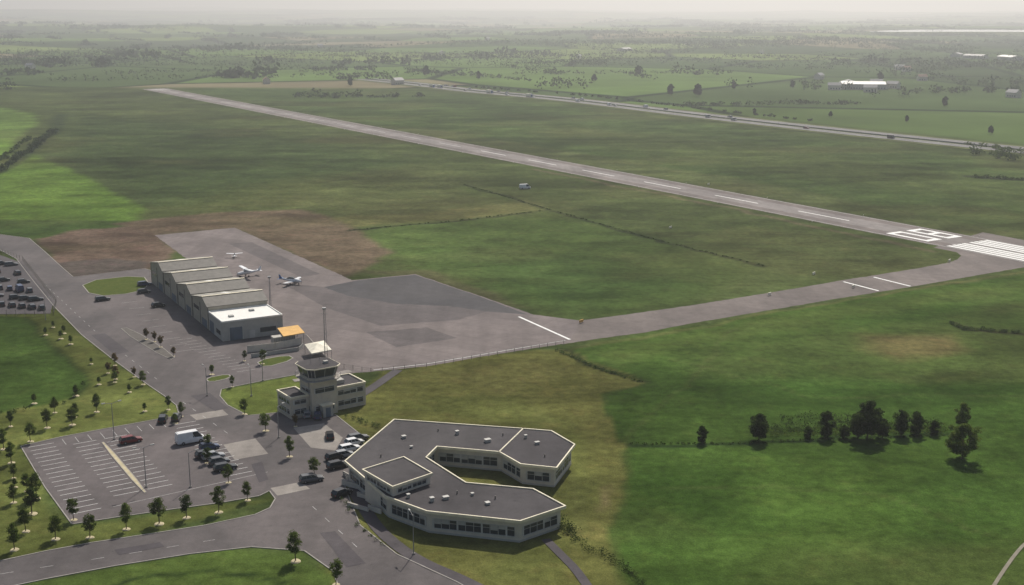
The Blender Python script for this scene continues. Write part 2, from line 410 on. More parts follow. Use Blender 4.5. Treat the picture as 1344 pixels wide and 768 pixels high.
k=math_(nt,'MULTIPLY',k,ramp(nt,n3,.25,.75,.62,1.38)); k=math_(nt,'MULTIPLY',k,ramp(nt,n4,.32,.68,.76,1.22))
n5=noise(nt,.13,5,.7,None,1.0,.3); tint=mixc(nt,ramp(nt,n5,.52,.72,0,.45),(1,1,1),(1.5,1.15,1.35))
cc=mixc(nt,1.,at.outputs['Color'],tint,'MULTIPLY')
v=N(nt,'ShaderNodeVectorMath',operation='SCALE'); nt.links.new(cc,v.inputs[0]); nt.links.new(k,v.inputs['Scale'])
tc=N(nt,'ShaderNodeTexCoord'); mp=N(nt,'ShaderNodeMapping'); mp.inputs['Scale'].default_value=(1/330,1/420,0); mp.inputs['Rotation'].default_value=(0,0,.5)
nt.links.new(tc.outputs['Object'],mp.inputs[0])
vo=N(nt,'ShaderNodeTexVoronoi',voronoi_dimensions='2D'); vo.inputs['Scale'].default_value=1; nt.links.new(mp.outputs[0],vo.inputs['Vector'])
ve=N(nt,'ShaderNodeTexVoronoi',voronoi_dimensions='2D',feature='DISTANCE_TO_EDGE'); ve.inputs['Scale'].default_value=1; nt.links.new(mp.outputs[0],ve.inputs['Vector'])
sp=N(nt,'ShaderNodeSeparateColor'); nt.links.new(vo.outputs['Color'],sp.inputs[0])
cr=N(nt,'ShaderNodeValToRGB'); cr.color_ramp.interpolation='CONSTANT'
els=[(0,(.05,.08,.028)),(.2,(.095,.15,.042)),(.38,(.04,.062,.024)),(.50,(.13,.175,.05)),(.62,(.06,.092,.032)),(.76,(.17,.15,.09)),(.86,(.075,.115,.034)),(.94,(.030,.048,.02))]
e=cr.color_ramp.elements; e[0].position=0;e[0].color=(*els[0][1],1); e[1].position=els[1][0]; e[1].color=(*els[1][1],1)
for p_,c_ in els[2:]:
    q=e.new(p_); q.color=(*c_,1)
nt.links.new(sp.outputs[0],cr.inputs[0])
fc=mixc(nt,ramp(nt,ve.outputs['Distance'],.012,.03),(.018,.03,.014),cr.outputs[0])
nf=noise(nt,.006,5,.6); v2=N(nt,'ShaderNodeVectorMath',operation='SCALE'); nt.links.new(fc,v2.inputs[0]); nt.links.new(ramp(nt,nf,.3,.7,.7,1.3),v2.inputs['Scale'])
colr=mixc(nt,fa.outputs['Fac'],v.outputs[0],v2.outputs[0])
finish(nt,colr,1.,0.,bump=n3,bstr=.6,bdist=.15)
gme=npmesh('ground',np.stack([X,Y,Z],1),Fq,[gm],col,far,True)
inst('ground',gme,(0,0,0))
m_,nt=newmat('verge_grass'); a1=noise(nt,.4,6,.7);a2=noise(nt,4,3,.7)
v=N(nt,'ShaderNodeVectorMath',operation='SCALE'); nt.links.new(mixc(nt,ramp(nt,a1,.3,.7),(.06,.088,.023),(.10,.115,.034)),v.inputs[0]); nt.links.new(ramp(nt,a2,.25,.75,.7,1.3),v.inputs['Scale'])
finish(nt,v.outputs[0],1,0); M_verge=m_
def island(name,pts,mat=None,sm=1,kw=.3):
    pts=smooth(ccw(list(pts)),sm); m=MB(); inn=offset(pts,-kw)
    m.ring(pts,inn,0,.13,M_kerb); m.poly(inn,.11,mat or M_verge); return m.obj(name)
# ------------------------------------------------------------------ RUNWAY
P1=G(1100,298);Q1=G(1100,277);E=G(202,116.5); c0=((P1[0]+Q1[0])/2,(P1[1]+Q1[1])/2)
dl=math.hypot(E[0]-c0[0],E[1]-c0[1]); D=((E[0]-c0[0])/dl,(E[1]-c0[1])/dl); NR=(D[1],-D[0])
RW=28.0
def RP(s,t): return (c0[0]+D[0]*s+NR[0]*t, c0[1]+D[1]*s+NR[1]*t)
def RS(u,v):
    g=G(u,v); x,y=g[0]-c0[0],g[1]-c0[1]; return x*D[0]+y*D[1], x*NR[0]+y*NR[1]
taxi=GL([(700,414),(760,421),(800,416),(900,402),(1000,386),(1100,369),(1200,353),(1240,346),(1256,341),(1262,336),(1255,331),(1225,325),(1290,305),(1500,345),(1420,340),(1344,351),(1280,362),(1200,376),(1100,392),(1000,409),(900,426),(850,436),(790,444),(740,452),(700,448)])
sheet('taxiway',taxi,M_taxi,.35)
sheet('runway',[RP(-240,-RW/2),RP(dl,-RW/2),RP(dl,RW/2),RP(-240,RW/2)],M_rw,.45)
sheet('runway_centre_surface',[RP(-240,-6.5),RP(dl-8,-6.5),RP(dl-8,7),RP(-240,7)],M_rwc,.6)
mk=MB(); ZM=.075
def rect(mb,s0,s1,t0,t1,mat=M_white,z=ZM): mb.face([(*RP(s0,t0),z),(*RP(s0,t1),z),(*RP(s1,t1),z),(*RP(s1,t0),z)],mat)
sT=RS(1262,320)[0]
for k in range(4): 
    rect(mk,sT-34,sT,-11.6+k*2.9,-9.6+k*2.9); rect(mk,sT-34,sT,1.4+k*2.9,3.4+k*2.9)
sd=RS(1212,309)[0]
def digit(s0,t0,h,w,kind):
    b=1.9; c=2.6
    rect(mk,s0,s0+h,t0,t0+b); rect(mk,s0,s0+h,t0+w-b,t0+w); rect(mk,s0+h-c,s0+h,t0+b,t0+w-b); rect(mk,s0,s0+c,t0+b,t0+w-b)
    if kind==8: rect(mk,s0+h/2-c/2,s0+h/2+c/2,t0+b,t0+w-b)
digit(sd-10,-10.2,21,8.4,0); digit(sd-10,1.8,21,8.4,8)
s=sd+40
while s<dl-20:
    rect(mk,s,s+30,-.4,.4,M_white if s<300 else M_whitew); s+=56
for t in (-RW/2+.9,RW/2-1.4): rect(mk,-240,dl-5,t,t+.4,M_whitew)
for k in range(6): rect(mk,dl-34,dl-6,-9+k*3.3,-7.6+k*3.3,M_whitew)
for a,b in (((1107,370),(1153,382)),((1147,364),(1195,376))): line_(mk,G(*a),G(*b),.9,ZM,M_white)
for a,b in (((681,416),(748,446)),): line_(mk,G(*a),G(*b),.8,ZM,M_white)
mk.obj('runway_markings')
# ------------------------------------------------------------------ APRON
apron=GL([(203,309),(308,299),(380,331),(462,368),(545,360),(640,392),(700,413),(762,421),(748,450),(640,467),(560,481),(487,488),(440,492),(400,470),(380,440),(300,380)])
sheet('apron',apron,M_apron,.4)
sheet('apron_new_surface',GL([(425,377),(470,368),(545,361),(640,393),(692,413),(640,409),(590,402),(520,399),(455,388)]),M_aprond,.3)
sheet('apron_new_surface',GL([(370,372),(425,377),(455,388),(520,399),(590,402),(640,409),(600,420),(500,428),(430,405)]),M_apronp,.3)
ap=MB()
for pl in ([(300,320),(330,318),(420,360),(395,364)],[(480,436),(560,430),(600,444),(520,456)]): ap.poly(ccw(dens(GL(pl),2,.3)),ZL[0]+.004,M_apronp)
ZL[0]+=.004; ap.obj('apron_repair_patches')
am=MB()
for a,b in (((560,478),(742,447)),((490,486),(560,478))): line_(am,G(*a),G(*b),.4,ZM,M_whitew)
am.obj('apron_markings')
# ------------------------------------------------------------------ ROADS
R1=[(-90,300),(0,308),(38,313),(58,330),(82,352),(96,364),(190,353),(220,362),(300,400),(365,430),(402,440),(440,482),(400,490),(345,500),(290,511),(288,520),(298,532),(325,546),(375,541),(390,532),(440,545),(478,575),(470,600),(452,640),(472,690),(520,728),(600,765),(660,800),(455,800),(438,750),(400,723),(330,718),(250,727),(150,743),(60,760),(-90,792),(-90,757),(0,737),(60,724),(120,713),(200,701),(270,690),(335,676),(355,667),(362,655),(354,644),(340,651),(290,660),(230,668),(160,678),(95,688),(60,640),(28,586),(80,574),(150,561),(205,551),(236,546),(232,532),(215,519),(190,502),(150,473),(108,440),(72,403),(45,370),(22,340),(0,328),(-90,318)]
sheet('road',GL(R1),M_road,.12)
r1=ccw(GL(R1)); kb=MB()
for i in range(len(r1)):
    a,b=r1[i],r1[(i+1)%len(r1)]
    if math.hypot(a[0]-b[0],a[1]-b[1])<90: kb.strip(a,b,0,.12,.0,.2,M_kerb)
kb.obj('kerb')
lot=GL([(30,588),(80,576),(150,563),(205,553),(245,549),(300,575),(345,610),(350,640),(330,650),(230,666),(160,676),(96,685),(62,640)])
sheet('parking_lot',lot,M_lot,.1)
sheet('hangar_yard',GL([(105,392),(195,372),(292,450),(365,444),(405,472),(395,486),(345,496),(270,500),(240,486),(190,445),(150,415)]),M_lot,.1)
sheet('crossing_paving',GL([(355,641),(395,633),(407,642),(364,651)]),M_conc,0)
sheet('crossing_paving',GL([(249,545),(292,538),(300,545),(258,552)]),M_conc,0)
sheet('forecourt_paving',GL([(293,584),(335,576),(352,596),(308,604)]),M_conc,0)
sheet('forecourt_paving',GL([(385,562),(425,556),(450,575),(440,592),(408,588)]),M_conc,0)
rp=MB(); zz=ZL[0]+.004; ZL[0]=zz
for pl in ([(120,440),(138,438),(170,462),(150,466)],[(250,520),(275,516),(300,536),(282,540)],[(420,700),(440,698),(480,740),(455,745)],[(150,722),(210,712),(216,718),(156,729)],[(330,610),(344,606),(352,630),(340,634)]):
    rp.poly(ccw(dens(GL(pl),1.5,.1)),zz,M_path)
rp.obj('road_repair_patches')
ribbon('footpath',GL([(455,530),(485,512),(522,486)]),2.6,M_path)
ribbon('footpath',GL([(716,708),(735,727),(760,752),(790,800)]),1.6,M_path)
ribbon('footpath',GL([(462,640),(478,668),(500,700),(545,735),(610,762),(680,800)]),2.4,M_path)
M_track=simple('gravel_track',(.22,.20,.155),.95)
ribbon('gravel_track',GL([(1460,640),(1352,706),(1326,735),(1285,800)]),.6,M_track)
ribbon('footpath',GL([(385,500),(430,494),(460,487)]),2.2,M_conc)
O=Vector(G(28,585)); a_=(Vector(G(95,688))-O).normalized(); b_=Vector((-a_.y,a_.x)); 
if b_.dot(Vector(G(205,550))-O)<0: b_=-b_
def LP(a,b): p=O+a_*a+b_*b; return (p.x,p.y)
lm=MB()
def stalls(a0,a1,b0,b1,st=2.5,mat=M_white):
    a=a0
    while a<=a1: line_(lm,LP(a,b0),LP(a,b1),.12,ZM,mat); a+=st
stalls(2,43,1,6); stalls(5,38,9.3,14.0); stalls(5,38,15.6,20.3); stalls(4,40,30.5,35.5)
for i in range(9): 
    b=8+i*2.6; line_(lm,LP(.6,b),LP(4.4,b),.11,ZM,M_whitew)
line_(lm,LP(42.5,8),LP(41,38),.12,ZM,M_whitew)
for i in range(14):
    u=230+i*6.2; v=447+i*3.2
    p=Vector(G(u,v)); q=p+Vector((.875,.484))*4.6
    line_(lm,tuple(p),tuple(q),.13,ZM,M_whitew)
for i in range(9):
    p=Vector(G(160+i*9,398+i*8)); q=p+Vector((.875,.484))*4.6; line_(lm,tuple(p),tuple(q),.13,ZM,M_whitew)
for a,b in (((60,375),(130,440)),((130,440),(215,505)),((240,528),(300,570)),((410,665),(470,720)),((0,754),(120,735)),((120,735),(300,706))):
    A=Vector(G(*a));B=Vector(G(*b));L=(B-A).length;d=(B-A)/L;s=0
    while s<L-2: line_(lm,tuple(A+d*s),tuple(A+d*(s+2)),.11,ZM,M_whitew); s+=6
lm.obj('parking_markings')
island('lot_island',[LP(7,14.3),LP(7,15.3),LP(39,15.3),LP(39,14.3)],M_mulch,1,.15)
island('grass_verge',GL([(104,370),(188,361),(197,374),(180,385),(120,390)]))
island('grass_verge',GL([(335,474),(378,466),(388,472),(345,484)]))
island('grass_verge',GL([(155,432),(170,430),(232,468),(222,474)]),simple('gravel_bed',(.11,.10,.09),.95),1,.15)
island('grass_verge',GL([(268,497),(300,491),(305,496),(275,503)]))
# ------------------------------------------------------------------ MAIN BUILDING
def wall_windows(wm,fm,a,b,z0,z1,sp=1.5,margin=.8,out=.0):
    A=Vector(a);B=Vector(b);L=(B-A).length
    if L<3: return
    d=(B-A)/L; A2=A+d*margin;B2=B-d*margin
    wm.strip(tuple(A2),tuple(B2),z0,z1,-.05,.03+out,M_glass)
    n=max(1,round((L-2*margin)/sp)); st=(L-2*margin)/n
    for i in range(n+1):
        c=A2+d*(i*st); w=.04 if i%3 else .16
        fm.strip(tuple(c-d*w),tuple(c+d*w),z0-.02,z1+.02,-.04,.09+out,M_frame)
        if i<n and random.random()<.3:
            e=c+d*st; fm.strip(tuple(c+d*.1),tuple(e-d*.1),z0+(z1-z0)*random.uniform(.4,.75),z1-.03,-.04,.04+out,M_wallg)
    fm.strip(tuple(A2),tuple(B2),z0-.14,z0-.02,-.04,.14+out,M_frame); fm.strip(tuple(A2),tuple(B2),z1+.02,z1+.1,-.04,.1+out,M_frame)
    zm=(z0+z1)/2+.25; fm.strip(tuple(A2),tuple(B2),zm-.03,zm+.03,-.04,.07+out,M_frame)
ro=[(517,551),(687,563),(724,566),(755,584),(731,615),(683,610),(655,594),(574,587),(560,601),(612,634),(700,642),(743,665),(683,685),(560,672),(505,652),(478,628),(452,606)]
outl=ccw(GL(ro,4.1)); par=empty('office_building')
w=MB(); wl=offset(outl,-.7); w.prism(wl,0,3.75,M_wall,M_wall); w.ring(offset(wl,.04),offset(wl,-.3),0,.35,M_wallg); w.obj('walls',par)
r=MB(); r.prism(offset(outl,-.02),3.76,4.1,M_trim,M_roof); 
r.poly(offset(outl,-.03)[::-1],3.755,M_wall)
r.ring(offset(outl,.03),offset(outl,-.24),3.78,4.30,M_trim)
g1=G(687,563,4.1);g2=G(655,594,4.1); r.strip(g1,g2,4.05,4.3,-.13,.13,M_trim)
for (u,v,sx,sy,h) in ((640,580,1.6,1.2,.7),(600,570,.8,.8,.9),(585,655,1.4,1.0,.6),(567,658,.9,.9,.9),(640,662,1.,1.,.5),(705,583,1.2,.8,.6),(530,575,1.,1.,.6),(690,575,.6,.6,.8),(540,588,.6,.6,.5),(620,650,.6,.6,.5),(536,653,.7,.7,.8)):
    x,y=G(u,v,4.1); sx*=.7;sy*=.7;h*=.8; r.box(x,y,4.1,4.1+h,sx,sy,.5,M_wallg,.05,.05); r.box(x,y,4.1+h,4.16+h,sx+.15,sy+.15,.5,M_frame)
for (u,v) in ((660,572),(575,566),(555,620),(650,655),(715,600),(500,600),(520,640),(600,648)):
    x,y=G(u,v,4.1); r.tube((x,y,4.1),(x,y,4.7),.12,.12,M_metaldark,7)
r.obj('roof',par)
wm=MB();fm=MB()
for i in range(len(wl)):
    wall_windows(wm,fm,wl[i],wl[(i+1)%len(wl)],1.05,2.7)
wm.obj('windows',par); fm.obj('window_frames',par)
rb=ccw(GL([(475,617),(530,600),(568,622),(515,640)],6.0)); blk=MB(); rbi=offset(rb,-.35); blk.prism(rbi,0,5.7,M_wall,M_wall)
blk.prism(offset(rb,-.02),5.71,6.0,M_trim,M_roof); blk.poly(offset(rb,-.03)[::-1],5.705,M_wall); blk.ring(offset(rb,.02),offset(rb,-.22),5.72,6.2,M_trim)
for i in range(4): wall_windows(blk,blk,rbi[i],rbi[(i+1)%4],4.55,5.3,1.2,.9)
blk.obj('raised_hall',par)
st_=MB()
for (u,v,l,hh) in ((462,640,5,1.1),(480,655,4,.9),(470,668,5,.7),(492,672,3,1.0)):
    x,y=G(u,v); st_.box(x,y,0,hh,l,.3,-.6,M_wall); st_.box(x,y,hh,hh+.06,l+.1,.4,-.6,M_kerb)
for k in range(5):
    x,y=G(458+k*1.2,628+k*1.5); st_.box(x,y,0,.9-k*.17,4,.34,-.9,M_kerb)
st_.obj('entrance_walls',par)
# ------------------------------------------------------------------ CONTROL TOWER
par=empty('control_tower'); yw=math.atan2(.57,.82); cs,sn=math.cos(yw),math.sin(yw)
T0=Vector(G(427,545))+Vector((-sn,cs))*3
def TP(x,y): return (T0.x+x*cs-y*sn, T0.y+x*sn+y*cs)
def tbox(mb,x0,x1,y0,y1,z0,z1,mat):
    p=[TP(x0,y0),TP(x1,y0),TP(x1,y1),TP(x0,y1)]; mb.hexa([(*q,z0) for q in p]+[(*q,z1) for q in p],mat)
def tquad(x0,x1,y0,y1): return [TP(x0,y0),TP(x1,y0),TP(x1,y1),TP(x0,y1)]
M_tower=simple('tan_tower_render',(.50,.445,.36),.85,var=.14)
def block(name,x0,x1,y0,y1,h,wins):
    m=MB(); q=tquad(x0,x1,y0,y1); m.prism(q,0,h,M_tower,M_roof); m.ring(offset(q,.12),offset(q,-.2),h-.1,h+.3,M_trim)
    for (z0,z1,sp) in wins:
        for i in range(4): wall_windows(m,m,q[i],q[(i+1)%4],z0,z1,sp,.7)
    m.obj(name,par)
block('shaft',-3.1,3.1,-3,3,7.9,[(1.2,2.3,1.6),(5.4,6.5,2.2)])
block('rear_wing',3.15,11,-1.5,6.5,5.2,[(1.0,2.1,1.6),(3.5,4.5,1.6)])
block('side_wing',-7.5,-3.15,-1.6,5.5,4.8,[(1.0,2.1,1.4),(3.3,4.2,1.4)])
cab=MB(); 
def sq(r,z,c=.32):
    k=r*c; o=[(r,-r+k),(r,r-k),(r-k,r),(-r+k,r),(-r,r-k),(-r,-r+k),(-r+k,-r),(r-k,-r)]
    return [(*TP(x,y),z) for x,y in o]
cab.loft([sq(3.0,7.9),sq(3.35,8.4),sq(3.35,8.9)],M_tower)
cab.loft([sq(3.2,8.9),sq(3.75,11.0)],M_glass)
o1=sq(3.24,8.9);o2=sq(3.8,11.0)
for i in range(8):
    cab.tube(o1[i],o2[i],.08,.08,M_frame,5)
    a=Vector(o1[i]).lerp(Vector(o1[(i+1)%8]),.5);b=Vector(o2[i]).lerp(Vector(o2[(i+1)%8]),.5); cab.tube(a,b,.04,.04,M_frame,5)
cab.loft([sq(4.15,11.0),sq(4.2,11.12),sq(4.15,11.25)],M_trim); cab.loft([sq(4.02,11.25),sq(3.95,11.33)],M_roof)
for dx,dy,h in ((1,1,1.8),(-1.5,.5,2.4),(0,-1.6,1.2)):
    p=TP(dx,dy); cab.tube((*p,11.3),(*p,11.38+h),.04,.025,M_steel,5)
cab.box(*TP(1.5,-1),11.3,11.9,1.,.8,yw,M_wallg)
cab.obj('glass_cab',par)
bal=MB(); bal.loft([sq(4.2,8.2),sq(4.2,8.35)],M_kerb)
rr=sq(4.15,9.3); r0=sq(4.15,8.35)
for i in range(8):
    bal.tube(rr[i],rr[(i+1)%8],.035,.035,M_steel,5); bal.tube(r0[i],rr[i],.035,.035,M_steel,5)
bal.obj('balcony',par)
ext=MB(); tbox(ext,-1.2,1.2,-4.6,-3.02,0,2.7,M_wallg); tbox(ext,-1.5,1.5,-4.9,-3.03,2.7,2.9,M_trim)
tbox(ext,-.6,.6,-4.64,-4.6,.05,2.2,M_door); tbox(ext,5,7,1.0,3.0,5.2,6.1,M_wallg)
tbox(ext,-3.25,-3.12,-1.9,-1.7,4.9,7.8,M_steel)
ext.obj('entrance_porch',par)
# ------------------------------------------------------------------ HANGARS
par=empty('hangar'); A0=Vector((-78.5,319.5)); al=Vector((-.484,.875)); nn=Vector((.875,.484)); HW=17.0
def HP(x,y): p=A0+nn*x+al*y; return (p.x,p.y)
bays=[(0,13.5,5.4,0)]+[(13.5+i*17.4,13.5+(i+1)*17.4-.0,7.7+.15*i,1) for i in range(4)]
for bi,(y0,y1,h,k) in enumerate(bays):
    m=MB(); e=.05 if bi else 0
    y0+=e
    if k==0:
        q=[HP(0,y0),HP(HW,y0),HP(HW,y1),HP(0,y1)]; m.prism(q,0,h,M_wallg,M_whiteroof); m.ring(offset(q,.06),offset(q,-.2),h-.15,h+.25,M_whiteroof)
        m.strip(HP(2,y0),HP(5.5,y0),0.05,3.6,-.02,.05,M_door); m.strip(HP(7.5,y0),HP(9,y0),.05,2.2,-.02,.05,M_frame)
        m.strip(HP(10.5,y0),HP(15,y0),1.3,2.6,-.02,.06,M_glass); m.strip(HP(0,y1-1),HP(0,y1-5),0.05,3.4,-.02,.05,M_door)
        m.strip(HP(-.0,6),HP(-.0,2),1.3,2.5,-.02,.05,M_glass)
        for x in (1.9,5.6): m.strip(HP(x-.08,y0),HP(x+.08,y0),.05,3.7,-.02,.1,M_frame)
        for x,y in ((4,5),(11,9)): m.box(*HP(x,y),h,h+.5,1.4,1.4,.5,M_frame,.1,.1)
    else:
        L=y1-y0; rid=y0+L*.30; hl_,hr=h-1.1,h+.9
        prof=[(y0,0),(y0,hl_),(rid,hr),(y1,hl_-.1),(y1,0)]
        for x,flip in ((0,1),(HW,0)):
            pts=[(*HP(x,y),z) for y,z in prof]; m.face(pts[::-1] if not flip else pts,M_wallb if x==0 else M_wallg)
        m.face([(*HP(0,y0),0),(*HP(HW,y0),0),(*HP(HW,y0),hl_),(*HP(0,y0),hl_)],M_wallb)
        m.face([(*HP(0,y1),0),(*HP(0,y1),hl_-.1),(*HP(HW,y1),hl_-.1),(*HP(HW,y1),0)],M_wallb)
        def slab(ya,za,yb,zb,mat,x0=-.35,x1=HW+.35,t=.18,up=0.):
            za+=up;zb+=up
            m.hexa([(*HP(x0,ya),za),(*HP(x1,ya),za),(*HP(x1,yb),zb),(*HP(x0,yb),zb),(*HP(x0,ya),za+t),(*HP(x1,ya),za+t),(*HP(x1,yb),zb+t),(*HP(x0,yb),zb+t)],mat)
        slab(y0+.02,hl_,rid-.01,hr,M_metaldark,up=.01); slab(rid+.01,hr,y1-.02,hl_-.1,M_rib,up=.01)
        slab(rid-.35,hr-.07,rid+.3,hr-.03,M_trim,up=.22,t=.08)
        for f in (.22,.5,.78):
            xa=HW*f-1.; slab(rid+2,hr-2*(2)/(y1-rid),y1-2.5,hl_-.1+2*(2.5)/(y1-rid),M_whiteroof if f==.5 else M_metalroof,xa,xa+1.3,.05,.2)
        for y in (y0+.3,y0+L*.5,y1-.3): m.strip(HP(0,y+.15),HP(0,y-.15),0,hl_-.15,-.02,.12,M_metaldark)
        m.strip(HP(0,y0+L*.42),HP(0,y0+L*.12),.05,2.4,-.02,.05,M_door); m.strip(HP(0,y0+L*.9),HP(0,y0+L*.58),3.6,4.7,-.02,.05,M_glass)
        m.strip(HP(HW,y0+1.2),HP(HW,y1-1.2),.05,5.4,-.02,.08,M_door)
        for y in np.arange(y0+1.2,y1-1.1,2.5): m.strip(HP(HW,y-.06),HP(HW,y+.06),.05,5.45,.0,.14,M_frame)
    m.obj('bay_%d'%(bi+1),par)
m=MB(); cp=ccw(GL([(364,431),(391,427),(400,437),(372,442)],3)); m.prism(cp,2.9,3.1,M_orange,M_orange)
m.poly(cp[::-1],2.9,M_orange)
for x,y in offset(cp,-.3): m.tube((x,y,0),(x,y,2.9),.08,.08,M_steel,6)
m.obj('orange_canopy')
m=MB(); tp=ccw(GL([(400,452),(425,447),(435,459),(409,464)],2.6)); cx=sum(p[0] for p in tp)/4;cy=sum(p[1] for p in tp)/4
for i in range(4):
    a,b=tp[i],tp[(i+1)%4]; m.face([(*a,2.6),(*b,2.6),(cx,cy,3.7)],M_canvas)
for x,y in tp: m.tube((x,y,0),(x,y,2.6),.06,.06,M_steel,6)
m.ring(offset(tp,.03),offset(tp,-.03),2.3,2.61,M_canvas)
m.obj('marquee_tent')
def fence(name,pl,h,mat,solid=True):
    m=MB(); P=GL(pl)
    for i in range(len(P)-1):
        a,b=Vector(P[i]),Vector(P[i+1]);L=(b-a).length;d=(b-a)/L;n=max(1,int(L/2.5))
        if solid: m.strip(P[i],P[i+1],0,h,-.05,.05,mat)
        else:
            for z in (h*.5,h): m.strip(P[i],P[i+1],z-.03,z,-.02,.02,mat)
        for k in range(n+1):
            c=a+d*(L*k/n); m.box(c.x,c.y,0,h+.08,.1,.1,0,mat if not solid else M_frame)
    m.obj(name)
fence('garden_wall',[(325,463),(362,459),(396,452)],1.9,M_wall)
fence('garden_wall',[(330,470),(392,461),(398,456)],1.1,M_wallg)
fence('apron_fence',[(440,482),(487,489),(560,482),(740,452)],1.1,M_metaldark,False)
m=MB(); x,y=G(372,453); m.box(x,y,0,2.6,6,2.4,.5,M_wallg); m.box(x,y,2.6,2.7,6.1,2.5,.5,M_metalroof)
for k in np.arange(-2.7,2.8,.45): m.box(x+k*math.cos(.5)+1.23*math.sin(.5),y+k*math.sin(.5)-1.23*math.cos(.5),.1,2.5,.08,.06,.5,M_metaldark)
m.obj('storage_container')
# ------------------------------------------------------------------ MASTS / LAMPS
def lamp_mesh(h,double=False):
    m=MB(); m.box(0,0,0,.3,.4,.4,0,M_kerb); m.tube((0,0,.3),(0,0,h),.1,.06,M_steel,8)
    for s in ((1,-1) if double else (1,)):
        m.tube((0,0,h-.1),(1.4*s,0,h+.25),.05,.04,M_steel,6); m.box(1.7*s,0,h+.18,h+.34,.8,.3,0,M_frame,.05,.05); m.box(1.7*s,0,h+.13,h+.17,.6,.2,0,M_lamp)
    return m.mesh('street_lamp')
LM=lamp_mesh(7);LM2=lamp_mesh(8,True)
for (u,v,me,yw_) in ((150,577,LM2,.6),(192,640,LM2,.6),(543,728,LM,2.),(366,575,LM,1.),(60,420,LM,.5),(272,520,LM,2.2),(330,520,LM,2),(250,640,LM,.6),(345,500,LM,1.)):
    x,y=G(u,v); inst('street_lamp',me,(x,y,0),yw_,1 if v>500 else .9)
def mast(name,u,v,h,w=.5):
    m=MB(); L3=[(w*math.cos(a),w*math.sin(a)) for a in (0,2.09,4.19)]
    for x,y in L3: m.tube((x,y,0),(x*.5,y*.5,h),.06,.045,M_steel,5)
    n=int(h/1.2)
    for k in range(n):
        z=h*k/n;z2=h*(k+1)/n;f=1-.5*k/n;f2=1-.5*(k+1)/n
        for i in range(3):
            a=L3[i];b=L3[(i+1)%3]; m.tube((a[0]*f,a[1]*f,z),(b[0]*f2,b[1]*f2,z2),.03,.03,M_steel,4)
    m.tube((0,0,h),(0,0,h+1.8),.03,.02,M_steel,5); m.box(0,0,h-.1,h+.3,.9,.9,.3,M_steel); m.tube((-.9,0,h-1.2),(.9,0,h-1.2),.04,.04,M_steel,5)
    x,y=G(u,v); m.obj(name,None,(x,y,0))
mast('radio_mast',428,478,14.5,.5); mast('floodlight_mast',355,402,9,.3)
for (u,v) in ((1068,361),(1246,344),(1120,378),(930,243),(880,300),(763,424),(1010,388)):
    x,y=G(u,v); s=MB(); s.box(0,0,.25,1.0,1.8,.25,.9,M_orange if u%2 else M_canvas); s.box(-.6,0,0,.26,.1,.1,.9,M_steel); s.box(.6,0,0,.26,.1,.1,.9,M_steel); s.obj('taxiway_sign',None,(x,y,0))
lt=MB()
for s in np.arange(-60,dl,60):
    for t in (-RW/2-1.5,RW/2+1.5):
        x,y=RP(s,t); lt.tube((x,y,0),(x,y,.35),.12,.12,M_steel,6); lt.tube((x,y,.35),(x,y,.5),.16,.1,M_lamp,6)
lt.obj('runway_edge_lights')
